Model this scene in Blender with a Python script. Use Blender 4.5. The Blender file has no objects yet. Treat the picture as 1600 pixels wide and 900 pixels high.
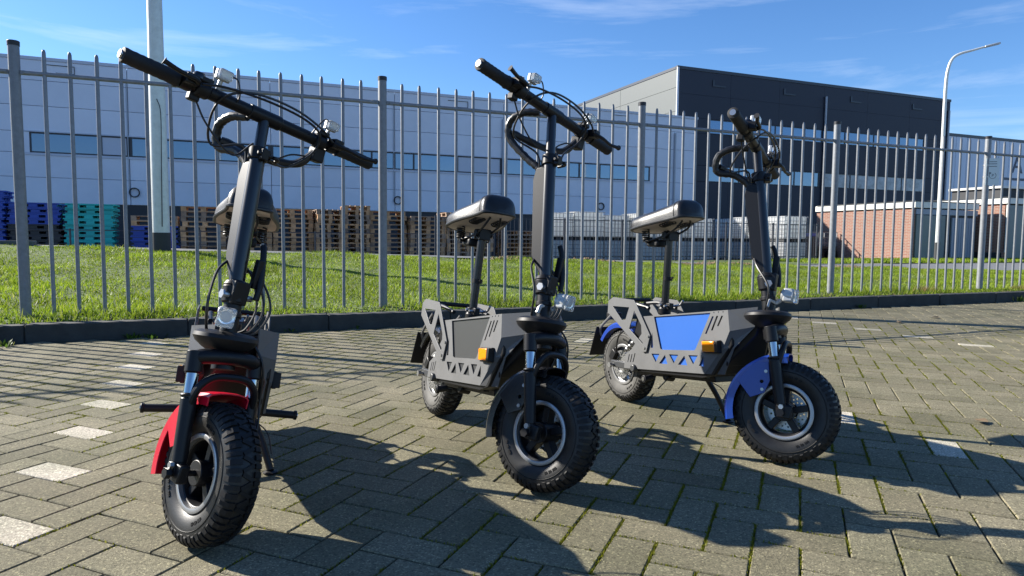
import bpy, bmesh, math, random
import numpy as np
from mathutils import Vector, Matrix
from mathutils.geometry import tessellate_polygon

random.seed(7); RNG = np.random.default_rng(7)
R_ = math.radians
sc = bpy.context.scene
col = sc.collection

# ------------------------------------------------------------------ camera
CAM_H = 0.7231
cam_d = bpy.data.cameras.new('camera'); cam = bpy.data.objects.new('camera', cam_d); col.objects.link(cam)
cam_d.sensor_width = 36.0; cam_d.lens = 1053.84 / 1600 * 36.0
cam_d.clip_start = 0.05; cam_d.clip_end = 3000
cam.matrix_world = (Matrix.Translation((0, 0, CAM_H)) @ Matrix.Rotation(R_(90 - 4.1591), 4, 'X')
                    @ Matrix.Rotation(R_(0.4863), 4, 'Z'))
sc.camera = cam
sc.render.resolution_x, sc.render.resolution_y = 1024, 576

# ------------------------------------------------------------------ light
SUN_EL = 29.2
LIGHT_AZ = -20.5                      # direction the light travels in plan (degrees from +X)
to_sun = Vector((-math.cos(R_(LIGHT_AZ)) * math.cos(R_(SUN_EL)), -math.sin(R_(LIGHT_AZ)) * math.cos(R_(SUN_EL)), math.sin(R_(SUN_EL))))
w = bpy.data.worlds.new('World'); sc.world = w; w.use_nodes = True
nt = w.node_tree; nt.nodes.clear()
out = nt.nodes.new('ShaderNodeOutputWorld'); bg = nt.nodes.new('ShaderNodeBackground')
sky = nt.nodes.new('ShaderNodeTexSky'); sky.sky_type = 'NISHITA'; sky.sun_disc = False
sky.sun_elevation = R_(SUN_EL); sky.sun_rotation = math.atan2(to_sun.x, to_sun.y)
sky.air_density = 1.0; sky.dust_density = 0.15; sky.ozone_density = 3.0; sky.altitude = 0
tc = nt.nodes.new('ShaderNodeTexCoord'); mp = nt.nodes.new('ShaderNodeMapping')
mp.inputs['Scale'].default_value = (1.0, 2.2, 9.0); mp.inputs['Rotation'].default_value = (0, R_(12), R_(30))
nz = nt.nodes.new('ShaderNodeTexNoise'); nz.inputs['Scale'].default_value = 1.7; nz.inputs['Detail'].default_value = 9
nz.inputs['Roughness'].default_value = 0.62; nz.inputs['Distortion'].default_value = 0.5
cr = nt.nodes.new('ShaderNodeValToRGB'); cr.color_ramp.elements[0].position = 0.515; cr.color_ramp.elements[1].position = 0.92
cr.color_ramp.elements[1].color = (0.45, 0.45, 0.45, 1)
mx = nt.nodes.new('ShaderNodeMix'); mx.data_type = 'RGBA'
mx.inputs['B'].default_value = (9.0, 9.7, 10.6, 1)
hs = nt.nodes.new('ShaderNodeHueSaturation'); hs.inputs['Saturation'].default_value = 1.15
nt.links.new(tc.outputs['Generated'], mp.inputs['Vector']); nt.links.new(mp.outputs['Vector'], nz.inputs['Vector'])
nt.links.new(nz.outputs['Fac'], cr.inputs['Fac']); nt.links.new(cr.outputs['Color'], mx.inputs['Factor'])
nt.links.new(sky.outputs['Color'], hs.inputs['Color']); tint = nt.nodes.new('ShaderNodeVectorMath'); tint.operation = 'MULTIPLY'; tint.inputs[1].default_value = (.90, 1.05, 1.28)
nt.links.new(hs.outputs['Color'], tint.inputs[0]); nt.links.new(tint.outputs['Vector'], mx.inputs['A'])
nt.links.new(mx.outputs['Result'], bg.inputs['Color']); nt.links.new(bg.outputs['Background'], out.inputs['Surface'])
bg.inputs['Strength'].default_value = 0.062
sd = bpy.data.lights.new('sun', 'SUN'); sd.energy = 5.0; sd.angle = R_(0.5); sd.color = (1.0, 0.94, 0.84)
so = bpy.data.objects.new('sun', sd); col.objects.link(so); so.rotation_euler = to_sun.to_track_quat('Z', 'Y').to_euler()
so.location = (-20, 10, 15)
sc.view_settings.view_transform = 'Standard'; sc.view_settings.look = 'None'
sc.view_settings.exposure = 1.24; sc.view_settings.gamma = 1.0

# ------------------------------------------------------------------ materials
def srgb(r, g, b):
    f = lambda c: (c / 255 / 12.92) if c / 255 <= .04045 else ((c / 255 + .055) / 1.055) ** 2.4
    return (f(r), f(g), f(b))
MATS = {}
def mat(name, colr, rough=.6, metal=0.0, noise=None, bump=None, spec=None, coat=0.0, trans=0.0, ior=None, var=None, island=False, emit=None):
    """noise=(scale, amount, detail); bump=(scale, strength, distance); var = per-object brightness spread"""
    m = bpy.data.materials.new(name); m.use_nodes = True; n = m.node_tree; L = n.links
    b = n.nodes['Principled BSDF']; b.inputs['Base Color'].default_value = (*colr, 1)
    b.inputs['Roughness'].default_value = rough; b.inputs['Metallic'].default_value = metal
    if spec is not None: b.inputs['Specular IOR Level'].default_value = spec
    if coat: b.inputs['Coat Weight'].default_value = coat; b.inputs['Coat Roughness'].default_value = .12
    if trans: b.inputs['Transmission Weight'].default_value = trans
    if ior: b.inputs['IOR'].default_value = ior
    geo = n.nodes.new('ShaderNodeNewGeometry')
    src = None
    if noise:
        nz = n.nodes.new('ShaderNodeTexNoise'); nz.inputs['Scale'].default_value = noise[0]
        nz.inputs['Detail'].default_value = noise[2] if len(noise) > 2 else 6; nz.inputs['Roughness'].default_value = .65
        L.new(geo.outputs['Position'], nz.inputs['Vector'])
        mr = n.nodes.new('ShaderNodeMapRange'); mr.inputs['From Min'].default_value = .28; mr.inputs['From Max'].default_value = .72
        mr.inputs['To Min'].default_value = 1 - noise[1]; mr.inputs['To Max'].default_value = 1 + noise[1]
        L.new(nz.outputs['Fac'], mr.inputs['Value']); src = mr.outputs['Result']
    if var:
        if island: rv = geo.outputs['Random Per Island']
        else: rv = n.nodes.new('ShaderNodeObjectInfo').outputs['Random']
        mr2 = n.nodes.new('ShaderNodeMapRange'); mr2.inputs['To Min'].default_value = 1 - var; mr2.inputs['To Max'].default_value = 1 + var
        L.new(rv, mr2.inputs['Value'])
        if src is None: src = mr2.outputs['Result']
        else:
            mm = n.nodes.new('ShaderNodeMath'); mm.operation = 'MULTIPLY'; L.new(src, mm.inputs[0]); L.new(mr2.outputs['Result'], mm.inputs[1]); src = mm.outputs[0]
    if src is not None:
        vm = n.nodes.new('ShaderNodeVectorMath'); vm.operation = 'SCALE'; vm.inputs[0].default_value = colr
        L.new(src, vm.inputs['Scale']); L.new(vm.outputs['Vector'], b.inputs['Base Color'])
    if bump:
        nb = n.nodes.new('ShaderNodeTexNoise'); nb.inputs['Scale'].default_value = bump[0]; nb.inputs['Detail'].default_value = 4
        L.new(geo.outputs['Position'], nb.inputs['Vector'])
        bp = n.nodes.new('ShaderNodeBump'); bp.inputs['Strength'].default_value = bump[1]; bp.inputs['Distance'].default_value = bump[2]
        L.new(nb.outputs['Fac'], bp.inputs['Height']); L.new(bp.outputs['Normal'], b.inputs['Normal'])
    MATS[name] = m
    return m

def paver_mat(name, c1, c2, island):
    m = bpy.data.materials.new(name); m.use_nodes = True; n = m.node_tree; L = n.links; b = n.nodes['Principled BSDF']
    geo = n.nodes.new('ShaderNodeNewGeometry')
    rv = geo.outputs['Random Per Island'] if island else n.nodes.new('ShaderNodeObjectInfo').outputs['Random']
    base = n.nodes.new('ShaderNodeMix'); base.data_type = 'RGBA'
    base.inputs['A'].default_value = (*c1, 1); base.inputs['B'].default_value = (*c2, 1); L.new(rv, base.inputs['Factor'])
    # fine aggregate: dark pits and pale grains
    v = n.nodes.new('ShaderNodeTexVoronoi'); v.inputs['Scale'].default_value = 260; L.new(geo.outputs['Position'], v.inputs['Vector'])
    sep = n.nodes.new('ShaderNodeSeparateColor'); L.new(v.outputs['Color'], sep.inputs['Color'])
    r1 = n.nodes.new('ShaderNodeValToRGB'); e = r1.color_ramp.elements
    e[0].position = 0.0; e[0].color = (.25, .25, .25, 1); e[1].position = 1.0; e[1].color = (2.6, 2.6, 2.4, 1)
    for p, c in ((.2, .68), (.5, .97), (.84, 1.2), (.93, 1.7)):
        x = e.new(p); x.color = (c, c, c, 1)
    L.new(sep.outputs['Red'], r1.inputs['Fac'])
    m1 = n.nodes.new('ShaderNodeMix'); m1.data_type = 'RGBA'; m1.blend_type = 'MULTIPLY'; m1.inputs['Factor'].default_value = .62
    L.new(base.outputs['Result'], m1.inputs['A']); L.new(r1.outputs['Color'], m1.inputs['B'])
    # stains
    nz = n.nodes.new('ShaderNodeTexNoise'); nz.inputs['Scale'].default_value = 2.6; nz.inputs['Detail'].default_value = 7; L.new(geo.outputs['Position'], nz.inputs['Vector'])
    r2 = n.nodes.new('ShaderNodeValToRGB'); r2.color_ramp.elements[0].position = .32; r2.color_ramp.elements[0].color = (.72, .75, .68, 1)
    r2.color_ramp.elements[1].position = .66; r2.color_ramp.elements[1].color = (1.08, 1.06, 1.04, 1); L.new(nz.outputs['Fac'], r2.inputs['Fac'])
    m2 = n.nodes.new('ShaderNodeMix'); m2.data_type = 'RGBA'; m2.blend_type = 'MULTIPLY'; m2.inputs['Factor'].default_value = 1
    L.new(m1.outputs['Result'], m2.inputs['A']); L.new(r2.outputs['Color'], m2.inputs['B']); L.new(m2.outputs['Result'], b.inputs['Base Color'])
    b.inputs['Roughness'].default_value = .88; b.inputs['Specular IOR Level'].default_value = .3
    n2 = n.nodes.new('ShaderNodeTexNoise'); n2.inputs['Scale'].default_value = 320; n2.inputs['Detail'].default_value = 3; L.new(geo.outputs['Position'], n2.inputs['Vector'])
    bp = n.nodes.new('ShaderNodeBump'); bp.inputs['Strength'].default_value = .7; bp.inputs['Distance'].default_value = .003
    L.new(n2.outputs['Fac'], bp.inputs['Height']); L.new(bp.outputs['Normal'], b.inputs['Normal'])
    MATS[name] = m
for isl in (0, 1):
    paver_mat('paver' + '_field' * isl, (.145, .130, .084), (.200, .180, .120), bool(isl))
paver_mat('paver_white', (.42, .38, .31), (.47, .43, .355), False)

mat('joint', (.045, .042, .02), .95, noise=(40, .5), bump=(150, .8, .004))
mat('kerb', (.04, .041, .038), .9, noise=(9, .3), bump=(90, .5, .003), var=.12)
mat('galv', (.20, .21, .225), .5, .25, noise=(30, .16), var=.08)
mat('galv_pale', (.62, .63, .60), .5, .25, noise=(14, .12))
mat('cap', (.012, .012, .016), .5)
mat('asphalt', (.13, .135, .14), .9, noise=(20, .3))
mat('yard', (.16, .165, .165), .9, noise=(1.5, .25))
mat('soil', (.10, .075, .045), .95, noise=(25, .5), bump=(60, .8, .02))
mat('lawn_soil', (.075, .11, .02), .95, noise=(14, .45))
mat('rubber', (.008, .008, .0085), .6, spec=.3, noise=(60, .3), bump=(300, .25, .0008))
mat('rubber_dusty', (.065, .063, .058), .7, noise=(40, .35), bump=(300, .25, .0008))
mat('rubber_side', (.013, .013, .013), .46, spec=.4, noise=(35, .5), bump=(300, .25, .0008))
mat('black_paint', (.006, .006, .0075), .32, coat=.25, bump=(600, .08, .0004))
mat('black_satin', (.006, .006, .0075), .42, spec=.32, bump=(500, .12, .0004))
mat('black_plastic', (.009, .009, .0105), .5, spec=.32, bump=(400, .1, .0005))
mat('cable_black', (.010, .010, .011), .42)
mat('grip', (.008, .008, .009), .7, bump=(700, .4, .0012))
mat('panel_grey', (.122, .123, .124), .5, .0, noise=(9, .13, 10), bump=(900, .3, .0006))
mat('panel_charcoal', (.044, .046, .048), .4, bump=(900, .1, .0003))
mat('panel_blue', (.028, .115, .42), .35, coat=.2)
mat('panel_red', (.45, .008, .02), .35, coat=.2)
mat('red_plastic', (.62, .004, .03), .32, coat=.3)
mat('blue_plastic', (.008, .045, .30), .3, coat=.3)
mat('black_gloss', (.006, .0065, .009), .26, coat=.25)
mat('chrome', (.46, .47, .48), .16, 1.0)
mat('rim_silver', (.36, .36, .365), .36, .7)
mat('steel', (.42, .42, .42), .35, .9)
mat('amber', (.9, .26, .004), .22, coat=.5)
mat('lens', (.92, .95, .97), .08, trans=.75, ior=1.45)
mat('lamp_grey', (.45, .46, .46), .35, .3)
mat('reflector', (.85, .87, .88), .12, .9)
mat('leather', (.007, .007, .0075), .39, spec=.55, bump=(260, .35, .0012))
mat('seat_board', (.66, .57, .50), .75, noise=(18, .12))
mat('clad_white', (.60, .64, .72), .5, .0, noise=(.6, .07, 9), var=.035)
mat('clad_trim', (.46, .50, .58), .5)
mat('clad_grey', (.066, .076, .074), .55, var=.02)
mat('clad_dark', (.010, .0145, .030), .6, var=.04)
mat('plinth', (.03, .032, .036), .7)
mat('frame_dark', (.02, .024, .035), .4)
mat('glass', (.16, .22, .30), .04, .65)
mat('glass_tree_refl', (.30, .32, .34), .25, noise=(2.2, .5, 8))  # blotchy grey is a tree reflection painted into the pane colour
mat('pipe', (.30, .32, .36), .4, .3)
mat('ring', (.02, .022, .026), .6)
mat('wood', (.44, .25, .125), .85, noise=(6, .35), var=.3)
mat('wood_grey', (.28, .19, .13), .85, noise=(6, .35), var=.3)
mat('teal', (.0, .36, .33), .5, var=.1)
mat('pallet_blue', (.004, .042, .29), .45, var=.12)
mat('dark_box', (.02, .022, .025), .6, var=.2)
mat('white_wrap', (.74, .75, .75), .45, noise=(5, .12), var=.06, bump=(14, .35, .02))
mat('fascia', (.62, .62, .58), .55)
mat('door_grey', (.14, .17, .17), .5, var=.05)
mat('shutter', (.22, .26, .33), .45)
mat('roof_felt', (.06, .065, .07), .9)
mat('sign_face', (.62, .70, .70), .4)
mat('sign_ink', (.045, .06, .08), .5)
mat('yellow', (.6, .36, .02), .5)
mat('letter_dark', (.03, .04, .08), .5)
mat('twig', (.16, .11, .06), .9)

def brick_mat():
    m = bpy.data.materials.new('brick'); m.use_nodes = True; n = m.node_tree; L = n.links; b = n.nodes['Principled BSDF']
    t = n.nodes.new('ShaderNodeTexCoord'); bt = n.nodes.new('ShaderNodeTexBrick')
    bt.inputs['Color1'].default_value = (.26, .105, .07, 1); bt.inputs['Color2'].default_value = (.20, .075, .05, 1)
    bt.inputs['Mortar'].default_value = (.30, .25, .20, 1); bt.inputs['Scale'].default_value = 1
    bt.inputs['Mortar Size'].default_value = .010; bt.inputs['Brick Width'].default_value = .22; bt.inputs['Row Height'].default_value = .0625
    L.new(t.outputs['UV'], bt.inputs['Vector']); L.new(bt.outputs['Color'], b.inputs['Base Color']); b.inputs['Roughness'].default_value = .85
    MATS['brick'] = m
brick_mat()

def ibc_mat():
    m = bpy.data.materials.new('tank_plastic'); m.use_nodes = True; n = m.node_tree; L = n.links
    b = n.nodes['Principled BSDF']; b.inputs['Base Color'].default_value = (.80, .81, .80, 1); b.inputs['Roughness'].default_value = .4
    t = n.nodes.new('ShaderNodeBsdfTranslucent'); t.inputs['Color'].default_value = (.85, .86, .84, 1)
    x = n.nodes.new('ShaderNodeMixShader'); x.inputs[0].default_value = .55; o = n.nodes['Material Output']
    L.new(b.outputs[0], x.inputs[1]); L.new(t.outputs[0], x.inputs[2]); L.new(x.outputs[0], o.inputs['Surface']); MATS['tank_plastic'] = m
ibc_mat()
def grass_mat(name, c1, c2, c3):
    m = bpy.data.materials.new(name); m.use_nodes = True; n = m.node_tree; L = n.links; n.nodes.clear()
    o = n.nodes.new('ShaderNodeOutputMaterial'); d = n.nodes.new('ShaderNodeBsdfPrincipled'); t = n.nodes.new('ShaderNodeBsdfTranslucent')
    mxs = n.nodes.new('ShaderNodeMixShader'); mxs.inputs[0].default_value = .42
    geo = n.nodes.new('ShaderNodeNewGeometry'); r = n.nodes.new('ShaderNodeValToRGB'); e = r.color_ramp.elements
    e[0].color = (*c1, 1); e[1].color = (*c3, 1); x = e.new(.5); x.color = (*c2, 1); y = e.new(.86); y.color = (*c2, 1)
    L.new(geo.outputs['Random Per Island'], r.inputs['Fac'])
    nz = n.nodes.new('ShaderNodeTexNoise'); nz.inputs['Scale'].default_value = 2.3; nz.inputs['Detail'].default_value = 5; L.new(geo.outputs['Position'], nz.inputs['Vector'])
    mr = n.nodes.new('ShaderNodeMapRange'); mr.inputs['From Min'].default_value = .3; mr.inputs['From Max'].default_value = .7; mr.inputs['To Min'].default_value = .6; mr.inputs['To Max'].default_value = 1.3
    L.new(nz.outputs['Fac'], mr.inputs['Value'])
    vm = n.nodes.new('ShaderNodeVectorMath'); vm.operation = 'SCALE'; L.new(r.outputs['Color'], vm.inputs[0]); L.new(mr.outputs['Result'], vm.inputs['Scale'])
    L.new(vm.outputs['Vector'], d.inputs['Base Color']); L.new(vm.outputs['Vector'], t.inputs['Color'])
    d.inputs['Roughness'].default_value = .5; d.inputs['Specular IOR Level'].default_value = .25
    L.new(d.outputs[0], mxs.inputs[1]); L.new(t.outputs[0], mxs.inputs[2]); L.new(mxs.outputs[0], o.inputs['Surface'])
    MATS[name] = m
grass_mat('grass', (.10, .17, .010), (.25, .34, .022), (.42, .40, .12))
grass_mat('moss', (.09, .10, .008), (.18, .19, .014), (.24, .23, .04))
grass_mat('weed', (.05, .10, .015), (.09, .16, .02), (.22, .20, .06))

# ------------------------------------------------------------------ helpers
def tag(o, label=None, cat=None, group=None, kind=None):
    if label: o['label'] = label
    if cat: o['category'] = cat
    if group: o['group'] = group
    if kind: o['kind'] = kind
    return o
def empty(name, loc=(0, 0, 0), rotz=0.0, parent=None):
    o = bpy.data.objects.new(name, None); col.objects.link(o); o.location = loc; o.rotation_euler = (0, 0, rotz)
    o.empty_display_size = .1; o.parent = parent
    return o
def catmull(pts, sub=6):
    pts = [Vector(p) for p in pts]
    if len(pts) < 3: return pts
    P = [2 * pts[0] - pts[1]] + pts + [2 * pts[-1] - pts[-2]]; res = []
    for i in range(1, len(P) - 2):
        a, b, c, d = P[i - 1:i + 3]
        for k in range(sub):
            t = k / sub
            res.append(.5 * ((2 * b) + (c - a) * t + (2 * a - 5 * b + 4 * c - d) * t * t + (3 * b - a - 3 * c + d) * t ** 3))
    res.append(pts[-1]); return res
def basis(d):
    d = Vector(d).normalized(); a = Vector((0, 0, 1)) if abs(d.z) < .9 else Vector((1, 0, 0))
    x = d.cross(a).normalized(); y = d.cross(x).normalized(); return x, y, d
class MB:
    def __init__(s): s.v = []; s.f = []
    def add(s, vs, fs):
        k = len(s.v); s.v += [Vector(p) for p in vs]; s.f += [[i + k for i in f] for f in fs]; return s
    def box(s, c, size, rot=None):
        c = Vector(c); h = Vector(size) / 2; vs = []
        for dx in (-1, 1):
            for dy in (-1, 1):
                for dz in (-1, 1):
                    p = Vector((dx * h.x, dy * h.y, dz * h.z)); vs.append(c + (rot @ p if rot else p))
        return s.add(vs, [(0, 1, 3, 2), (4, 6, 7, 5), (0, 4, 5, 1), (2, 3, 7, 6), (0, 2, 6, 4), (1, 5, 7, 3)])
    def cyl(s, p0, p1, r0, r1=None, n=16):
        r1 = r0 if r1 is None else r1; p0 = Vector(p0); p1 = Vector(p1); x, y, d = basis(p1 - p0); vs = []
        for p, r in ((p0, r0), (p1, r1)):
            for i in range(n):
                a = 2 * math.pi * i / n; vs.append(p + x * r * math.cos(a) + y * r * math.sin(a))
        return s.add(vs, [(i, (i + 1) % n, n + (i + 1) % n, n + i) for i in range(n)] + [tuple(range(n))[::-1], tuple(range(n, 2 * n))])
    def tube(s, pts, r, n=8, sub=6):
        P = catmull(pts, sub); m = len(P); rr = r if callable(r) else (lambda t: r); vs = []
        t0 = (P[1] - P[0]).normalized(); x, y, _ = basis(t0)
        for i in range(m):
            t = (P[min(i + 1, m - 1)] - P[max(i - 1, 0)]).normalized()
            x = (x - t * x.dot(t)).normalized(); y = t.cross(x)
            for k in range(n):
                a = 2 * math.pi * k / n; vs.append(P[i] + (x * math.cos(a) + y * math.sin(a)) * rr(i / (m - 1)))
        fs = [(i * n + k, i * n + (k + 1) % n, (i + 1) * n + (k + 1) % n, (i + 1) * n + k) for i in range(m - 1) for k in range(n)]
        return s.add(vs, fs + [tuple(range(n))[::-1], tuple(range((m - 1) * n, m * n))])
    def lathe(s, c, axis, prof, n=32, closed=False, arc=None):
        """prof = [(along axis, radius)]"""
        c = Vector(c); x, y, d = basis(axis); m = len(prof); vs = []
        for i in range(n):
            a = 2 * math.pi * i / n
            for h, r in prof: vs.append(c + d * h + (x * math.cos(a) + y * math.sin(a)) * r)
        fs = []; mm = m if closed else m - 1
        for i in range(n):
            j = (i + 1) % n
            for k in range(mm): fs.append((i * m + k, j * m + k, j * m + (k + 1) % m, i * m + (k + 1) % m))
        return s.add(vs, fs)
    def plate(s, outer, holes, fn, t0, t1):
        """flat plate with real holes; fn(u, v, t) -> point"""
        loops = [outer] + list(holes); tri = tessellate_polygon([[Vector((a, b, 0)) for a, b in lp] for lp in loops])
        flat = [p for lp in loops for p in lp]; n = len(flat)
        vs = [fn(a, b, t0) for a, b in flat] + [fn(a, b, t1) for a, b in flat]
        fs = [tuple(t) for t in tri] + [tuple(i + n for i in t[::-1]) for t in tri]; k = 0
        for lp in loops:
            m = len(lp)
            for i in range(m):
                j = (i + 1) % m; fs.append((k + i, k + j, n + k + j, n + k + i))
            k += m
        return s.add(vs, fs)
    def xf(s, M):
        s.v = [M @ p for p in s.v]; return s
    def build(s, name, m, parent=None, smooth=35, bevel=0.0, seg=2):
        me = bpy.data.meshes.new(name); me.from_pydata(s.v, [], s.f); me.update()
        bm = bmesh.new(); bm.from_mesh(me); bmesh.ops.recalc_face_normals(bm, faces=bm.faces); bm.to_mesh(me); bm.free()
        me.materials.append(MATS[m])
        if smooth:
            me.polygons.foreach_set('use_smooth', [True] * len(me.polygons)); me.set_sharp_from_angle(angle=R_(smooth))
        o = bpy.data.objects.new(name, me); col.objects.link(o); o.parent = parent
        if bevel:
            b = o.modifiers.new('bevel', 'BEVEL'); b.width = bevel; b.segments = seg; b.limit_method = 'ANGLE'; b.angle_limit = R_(40)
            b.harden_normals = False
        return o
def copy_obj(o, parent=None, loc=None):
    c = o.copy(); col.objects.link(c)
    if parent is not None: c.parent = parent
    if loc is not None: c.location = loc
    return c
def np_mesh(name, V, F, m, parent=None):
    """V (n,3), F (k,3 or 4) numpy"""
    me = bpy.data.meshes.new(name); n = F.shape[1]
    me.vertices.add(len(V)); me.vertices.foreach_set('co', V.astype(np.float32).ravel())
    me.loops.add(F.size); me.loops.foreach_set('vertex_index', F.astype(np.int32).ravel())
    me.polygons.add(len(F)); me.polygons.foreach_set('loop_start', np.arange(0, F.size, n, dtype=np.int32))
    me.update(calc_edges=True); me.validate(); me.materials.append(MATS[m])
    me.polygons.foreach_set('use_smooth', np.zeros(len(me.polygons), dtype=bool))
    o = bpy.data.objects.new(name, me); col.objects.link(o); o.parent = parent
    return o

# fence frame: s runs along the fence, p away from the camera behind it
FA = R_(22.1225); U = Vector((math.cos(FA), math.sin(FA), 0)); NB = Vector((-U.y, U.x, 0)); O0 = Vector((-3.5661, 4.9236, 0))
def SP(s, p, z=0.0): return O0 + U * s + NB * p + Vector((0, 0, z))
def inv(P): d = Vector(P) - O0; return d.dot(U), d.dot(NB)
ROT = Matrix.Rotation(FA, 3, 'Z')
def sbox(mb, s0, s1, p0, p1, z0, z1):
    return mb.box(SP((s0 + s1) / 2, (p0 + p1) / 2, (z0 + z1) / 2), (abs(s1 - s0), abs(p1 - p0), abs(z1 - z0)), ROT)

# ================================================================== SETTING
KERB_P = -0.47; KERB_W = 0.12; KERB_H = 0.115
# ground sheet
mb = MB(); mb.add([(-900, -900, -.16), (900, -900, -.16), (900, 900, -.16), (-900, 900, -.16)], [(0, 1, 2, 3)])
tag(mb.build('ground', 'yard', smooth=0), kind='structure')
# ---- pavement with herringbone pavers
A = 0.1055; E1 = Vector((math.cos(FA - math.pi / 4), math.sin(FA - math.pi / 4), 0)); E2 = Vector((-E1.y, E1.x, 0))
W0 = Vector((-1.2328, 1.6089, 0)); PO = W0 - A * (E1 + .5 * E2)
mb = MB(); mb.add([SP(-9, -14, -.0085), SP(22, -14, -.0085), SP(22, KERB_P + .06, -.0085), SP(-9, KERB_P + .06, -.0085)], [(0, 1, 2, 3)])
pavement = tag(mb.build('pavement', 'joint', smooth=0), kind='structure')
def brick_cells():
    for i in range(-150, 150):
        for j in range(-150, 150):
            m = (i + j) % 4
            if m == 0: yield i, j, 0, PO + A * ((i + 1) * E1 + (j + .5) * E2)
            elif m == 2: yield i, j, 1, PO + A * ((i + .5) * E1 + (j + 1) * E2)
def in_view(c):
    if c.y < .2: return False
    return abs(c.x) < c.y * .92 + 1.9
cells = []
for i, j, v, c in brick_cells():
    s, p = inv(c)
    if p > KERB_P - .085 or p < -13 or not in_view(c) or c.y > 13: continue
    cells.append((i, j, v, c))
# white marking stones: the bay lines run straight away from the fence, every third stone of a stair
def g2(x, y):   # pixel of the photograph -> point on the pavement
    f = 1053.84; pi_ = R_(4.1591); ro = R_(.4863); X = x - 800; Y = y - 450; a = math.cos(ro) * X + math.sin(ro) * Y; b = -math.sin(ro) * X + math.cos(ro) * Y
    d = Vector((a / f, math.cos(pi_) - b / f * math.sin(pi_), -math.sin(pi_) - b / f * math.cos(pi_))); return d * (CAM_H / -d.z)
whites = set()
Hs = [(i, j, c) for i, j, v, c in cells if v == 0]
def snap(pt):
    return min(Hs, key=lambda h: (h[2].x - pt.x) ** 2 + (h[2].y - pt.y) ** 2)
for k in range(-2, 8): whites.add((-3 * k, 3 * k))
i0, j0, _ = snap(g2(1405, 525))
for k in range(-10, 11): whites.add((i0 - 3 * k, j0 + 3 * k))
Vs = [(i, j, c) for i, j, v, c in cells if v == 1]; pt = g2(1474, 711)
i0, j0, _ = min(Vs, key=lambda h: (h[2].x - pt.x) ** 2 + (h[2].y - pt.y) ** 2)
for k in range(-10, 11): whites.add((i0 - 3 * k, j0 + 3 * k))
cells.sort(key=lambda t: t[3].x ** 2 + t[3].y ** 2)
def visible(c):
    return c.y > 1.45 and abs(c.x) < c.y * .772
hx, hy, ht = A - .0024, A / 2 - .0024, 0.0
def paver_shape(hx, hy, ch=.0026):
    vs = [(-hx, -hy, -.02), (hx, -hy, -.02), (hx, hy, -.02), (-hx, hy, -.02),
          (-hx, -hy, -ch), (hx, -hy, -ch), (hx, hy, -ch), (-hx, hy, -ch),
          (-hx + ch, -hy + ch, 0), (hx - ch, -hy + ch, 0), (hx - ch, hy - ch, 0), (-hx + ch, hy - ch, 0)]
    fs = [(8, 9, 10, 11)]
    for k in range(4):
        n = (k + 1) % 4; fs += [(k, n, 4 + n, 4 + k), (4 + k, 4 + n, 8 + n, 8 + k)]
    return vs, fs
pvs, pfs = paver_shape(hx, hy)
def paver_mesh(name, m):
    me = bpy.data.meshes.new(name); me.from_pydata(pvs, [], pfs); me.materials.append(MATS[m]); return me
me_p, me_w = paver_mesh('paver', 'paver'), paver_mesh('white_paver', 'paver_white')
AE1 = math.atan2(E1.y, E1.x)
count = 0; fieldV = []; fieldF = []; base_v = np.array(pvs); PV = []
for i, j, v, c in cells:
    rz = AE1 + v * math.pi / 2 + random.gauss(0, .004)
    dz = random.gauss(0, .0006); tx, ty = random.gauss(0, .0022), random.gauss(0, .0014)
    if (i, j) in whites:
        o = bpy.data.objects.new('white_paver', me_w)
    elif count < 300 and visible(c):
        o = bpy.data.objects.new('paver', me_p); count += 1
    else:
        M = np.array(Matrix.Rotation(rz, 3, 'Z') @ Matrix.Rotation(tx, 3, 'X') @ Matrix.Rotation(ty, 3, 'Y'))
        k = 12 * len(fieldV); fieldV.append(base_v @ M.T + np.array((c.x, c.y, dz)))
        fieldF.append(np.array(pfs) + k); PV.append(c); continue
    col.objects.link(o); o.location = (c.x, c.y, dz); o.rotation_euler = (tx, ty, rz); o.parent = pavement
    PV.append(c)
fo = np_mesh('paver_field', np.concatenate(fieldV), np.concatenate(fieldF), 'paver_field', pavement); tag(fo, kind='stuff')

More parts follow.
